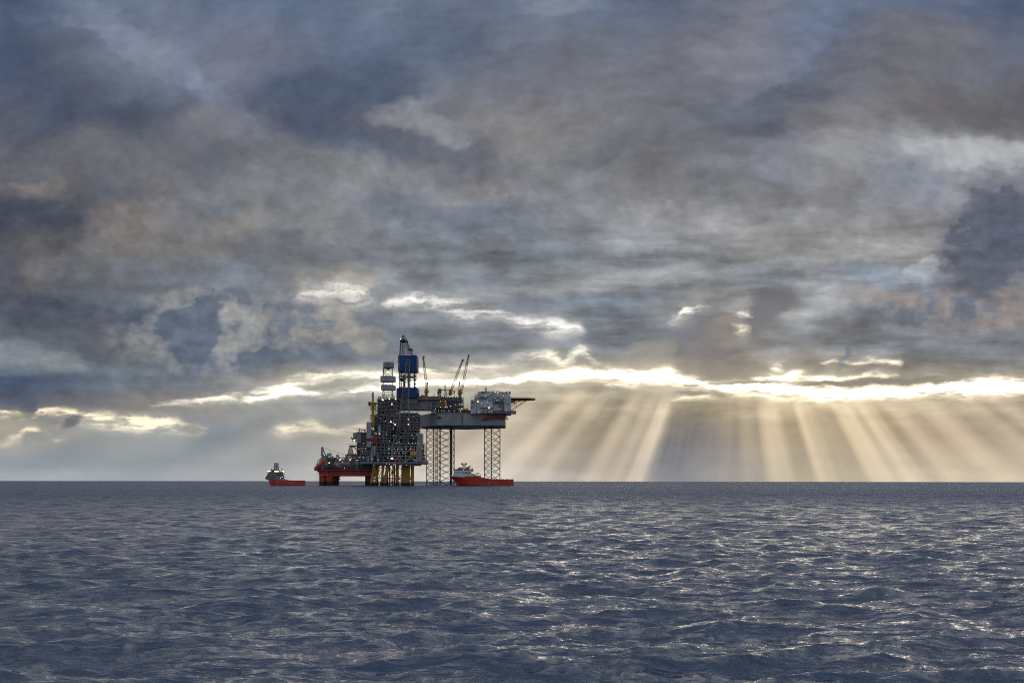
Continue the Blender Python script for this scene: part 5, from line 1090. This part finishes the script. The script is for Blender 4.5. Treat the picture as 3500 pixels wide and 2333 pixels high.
# working boat and its davit aft of the bridge
db = MB()
for k in range(12):
    a, b = k * math.pi / 11, (k + 1) * math.pi / 11
    if k < 11:
        for y in (2.0, 6.6): db.bar((lx(1772 + 23 * math.cos(a)), y, hz(1186 - 22 * math.sin(a))), (lx(1772 + 23 * math.cos(b)), y, hz(1186 - 22 * math.sin(b))), .22, 4)
    if k % 3 == 0: db.bar((lx(1772 + 23 * math.cos(a)), 2, hz(1186 - 22 * math.sin(a))), (lx(1772 + 23 * math.cos(a)), 6.6, hz(1186 - 22 * math.sin(a))), .18, 4)
for a, b in (((1752, 1186), (1784, 1166)), ((1765, 1188), (1772, 1164)), ((1760, 1168), (1792, 1186))): db.bar((lx(a[0]), 6.6, hz(a[1])), (lx(b[0]), 6.6, hz(b[1])), .18, 4)
local(db, 'davit', 'ochre', sv)
wb = MB(); wb.prism([(lx(1746), hz(1186)), (lx(1800), hz(1189)), (lx(1797), hz(1194)), (lx(1756), hz(1195))], 3.2, 5.8, 'y'); local(wb, 'rescue_boat', 'boat', sv)
lp(sv, 'winch_deck', 'dirty', lambda m: (m.box(lx(1752), lx(1730), -5, 5.5, hz(1199), hz(1180)), m.box(lx(1800), lx(1752), -5, 5, hz(1203), hz(1195)), m.rail([(lx(1800), 5.4, hz(1196)), (lx(1730), 5.4, hz(1182))], 1.0, .08, 1.6), m.bar((lx(1742), 4, hz(1182)), (lx(1742), 4, hz(1158)), .25), m.box(lx(1832), lx(1806), -3, 4, hz(1213), hz(1206))))
lamp_at(sv, [(lx(1990), 6.9, hz(1215)), (lx(2032), 6.9, hz(1214))], 'cool', .36)
lamp_at(sv, [(lx(1660), 7.25, hz(1141)), (lx(1714), 7.25, hz(1141))], 'cool', .22)

# --- smaller one at the far left, seen over its quarter, bow towards the left
YS = 1000.0
ax, ay = X(362, YS), YS; bx_, by = X(92, YS + 26), YS + 26      # stern and stem
dv = Vector((bx_ - ax, by - ay, 0)); LS = dv.length
# hull turned so that the bow points away to the left
ang_s = math.atan2(dv.y, dv.x)
ss = empty('supply_vessel', (X(352, YS), YS, SEAZ), 'smaller red supply vessel with grey bridge and lit floodlights, alone on open sea', 'supply ship', 'supply vessels', ang_s)
mz = YS / FPX / 2.353
sz = lambda v: (1269 - v) * mz
k_ = LS / 280.0
def sheer_s(t):
    if t < .52: return sz(1226)
    if t < .56: return sz(1226) + (sz(1222) - sz(1226)) * (t - .52) / .04
    return sz(1222) + (sz(1210) - sz(1222)) * (t - .56) / .44
hm2, rows2 = hull_mesh(LS - 3, 14.5, -2.4, sheer_s, 5.0, .4, 40, 11, .12, .74)
local(hm2, 'hull', 'orange', ss)
lp(ss, 'bulwark_rim', 'maroon', lambda m: [m.bar((a[-1][0], s_ * a[-1][1], a[-1][2]), (b[-1][0], s_ * b[-1][1], b[-1][2]), .14, 4) for a, b in zip(rows2[:-1], rows2[1:]) for s_ in (1, -1)])
lp(ss, 'side_fender', 'maroon', lambda m: [m.bar((LS * t, 7.27, sz(1240)), (LS * t + .6, 7.27, sz(1263)), .22, 4) for t in (.36, .47, .60, .68)])
lp(ss, 'boot_topping', 'black', lambda m: [m.add([(a[k][0], a[k][1] + .03, a[k][2]), (b[k][0], b[k][1] + .03, b[k][2]), (b[k + 1][0], b[k + 1][1] + .03, b[k + 1][2]), (a[k + 1][0], a[k + 1][1] + .03, a[k + 1][2])], [(0, 1, 2, 3)]) for a, b in zip(rows2[:-1], rows2[1:]) for k in (2, 3) if a[0][0] < LS * .5])
t_ = lambda f: LS * f
def prs(m, pts, y0, y1): m.prism([(t_(f), sz(v)) for f, v in pts], y0, y1, 'y')
SB = lp(ss, 'superstructure', 'mid', lambda m: (prs(m, [(.57, 1222), (.61, 1190), (.93, 1188), (.965, 1210), (.90, 1222)], -5.2, 5.2), prs(m, [(.61, 1192), (.63, 1176), (.90, 1176), (.93, 1190)], -5.0, 5.0), prs(m, [(.60, 1178), (.60, 1174), (.90, 1174), (.90, 1178)], -5.3, 5.3)))
lp(SB, 'forecastle', 'grey', lambda m: prs(m, [(.56, 1224), (.56, 1216), (.97, 1206), (1.0, 1210), (.93, 1222)], -4.2, 4.2))
lp(SB, 'bridge', 'grey', lambda m: (prs(m, [(.66, 1176), (.65, 1158), (.88, 1158), (.87, 1176)], -5.4, 5.4), prs(m, [(.64, 1158), (.65, 1154), (.88, 1154), (.89, 1158)], -5.9, 5.9)))
lp(SB, 'bridge_window', 'glass', lambda m: prs(m, [(.655, 1168), (.648, 1160), (.884, 1160), (.876, 1168)], -5.5, 5.5))
lp(SB, 'deck_rail', 'dirty', lambda m: (m.rail([(t_(.60), 5.3, sz(1174)), (t_(.90), 5.3, sz(1174))], 1.0, .07, 2), m.rail([(t_(.60), -5.3, sz(1174)), (t_(.60), 5.3, sz(1174))], 1.0, .07, 2)))
lp(SB, 'stairway', 'dark', lambda m: (m.box(t_(.585), t_(.60), -3, -1.5, sz(1222), sz(1196)), m.box(t_(.585), t_(.60), 1.5, 3.6, sz(1222), sz(1200)), m.box(t_(.58), t_(.62), -5, 5, sz(1208), sz(1205))))
wins(SB, -4.6, 4.6, t_(.585), sz(1200), 5, .9, .8, 'y'); wins(SB, t_(.66), t_(.90), 5.62, sz(1200), 6, .8, .8)
lp(ss, 'mast', 'green', lambda m: (m.lattice((t_(.74), 0, sz(1154)), (t_(.74), 0, sz(1084)), 3.4, 2.7, 6, .3, .17), m.box(t_(.74) - 2.2, t_(.74) + 2.2, -2.2, 2.2, sz(1118), sz(1116)), m.box(t_(.74) - 1.6, t_(.74) + 1.6, -1.6, 1.6, sz(1086), sz(1083)), m.box(t_(.70), t_(.79), -2.2, 2.2, sz(1154), sz(1136)), m.box(t_(.72), t_(.76), -4.0, -2.4, sz(1154), sz(1146))))
lp(ss, 'exhaust_pipe', 'dark', lambda m: (m.bar((t_(.80), 2.2, sz(1154)), (t_(.83), 2.6, sz(1134)), .9, 7), m.bar((t_(.80), -2.2, sz(1154)), (t_(.83), -2.6, sz(1136)), .9, 7)))
lp(ss, 'satellite_dome', 'mid', lambda m: (m.ball((t_(.66), -4.4, sz(1134)), .75, 10, 7), m.bar((t_(.66), -4.4, sz(1154)), (t_(.66), -4.4, sz(1136)), .2)), True)
lp(ss, 'cargo_deck', 'mid', lambda m: (m.box(t_(.02), t_(.56), -6.4, 6.4, sz(1234), sz(1231)), m.box(t_(.30), t_(.36), -3, 3, sz(1231), sz(1224))))
lamp_at(ss, [(t_(.65), 5.6, sz(1151)), (t_(.65), 4.2, sz(1151)), (t_(.65), -5.2, sz(1151)), (t_(.86), 5.6, sz(1151)), (t_(.86), 3.8, sz(1151)), (t_(.65), 1.8, sz(1151))], 'warm', .78)
lamp_at(ss, [(t_(.57), 2.2, sz(1204)), (t_(.57), -3.8, sz(1205)), (t_(.57), -.4, sz(1199))], 'cool', .34)
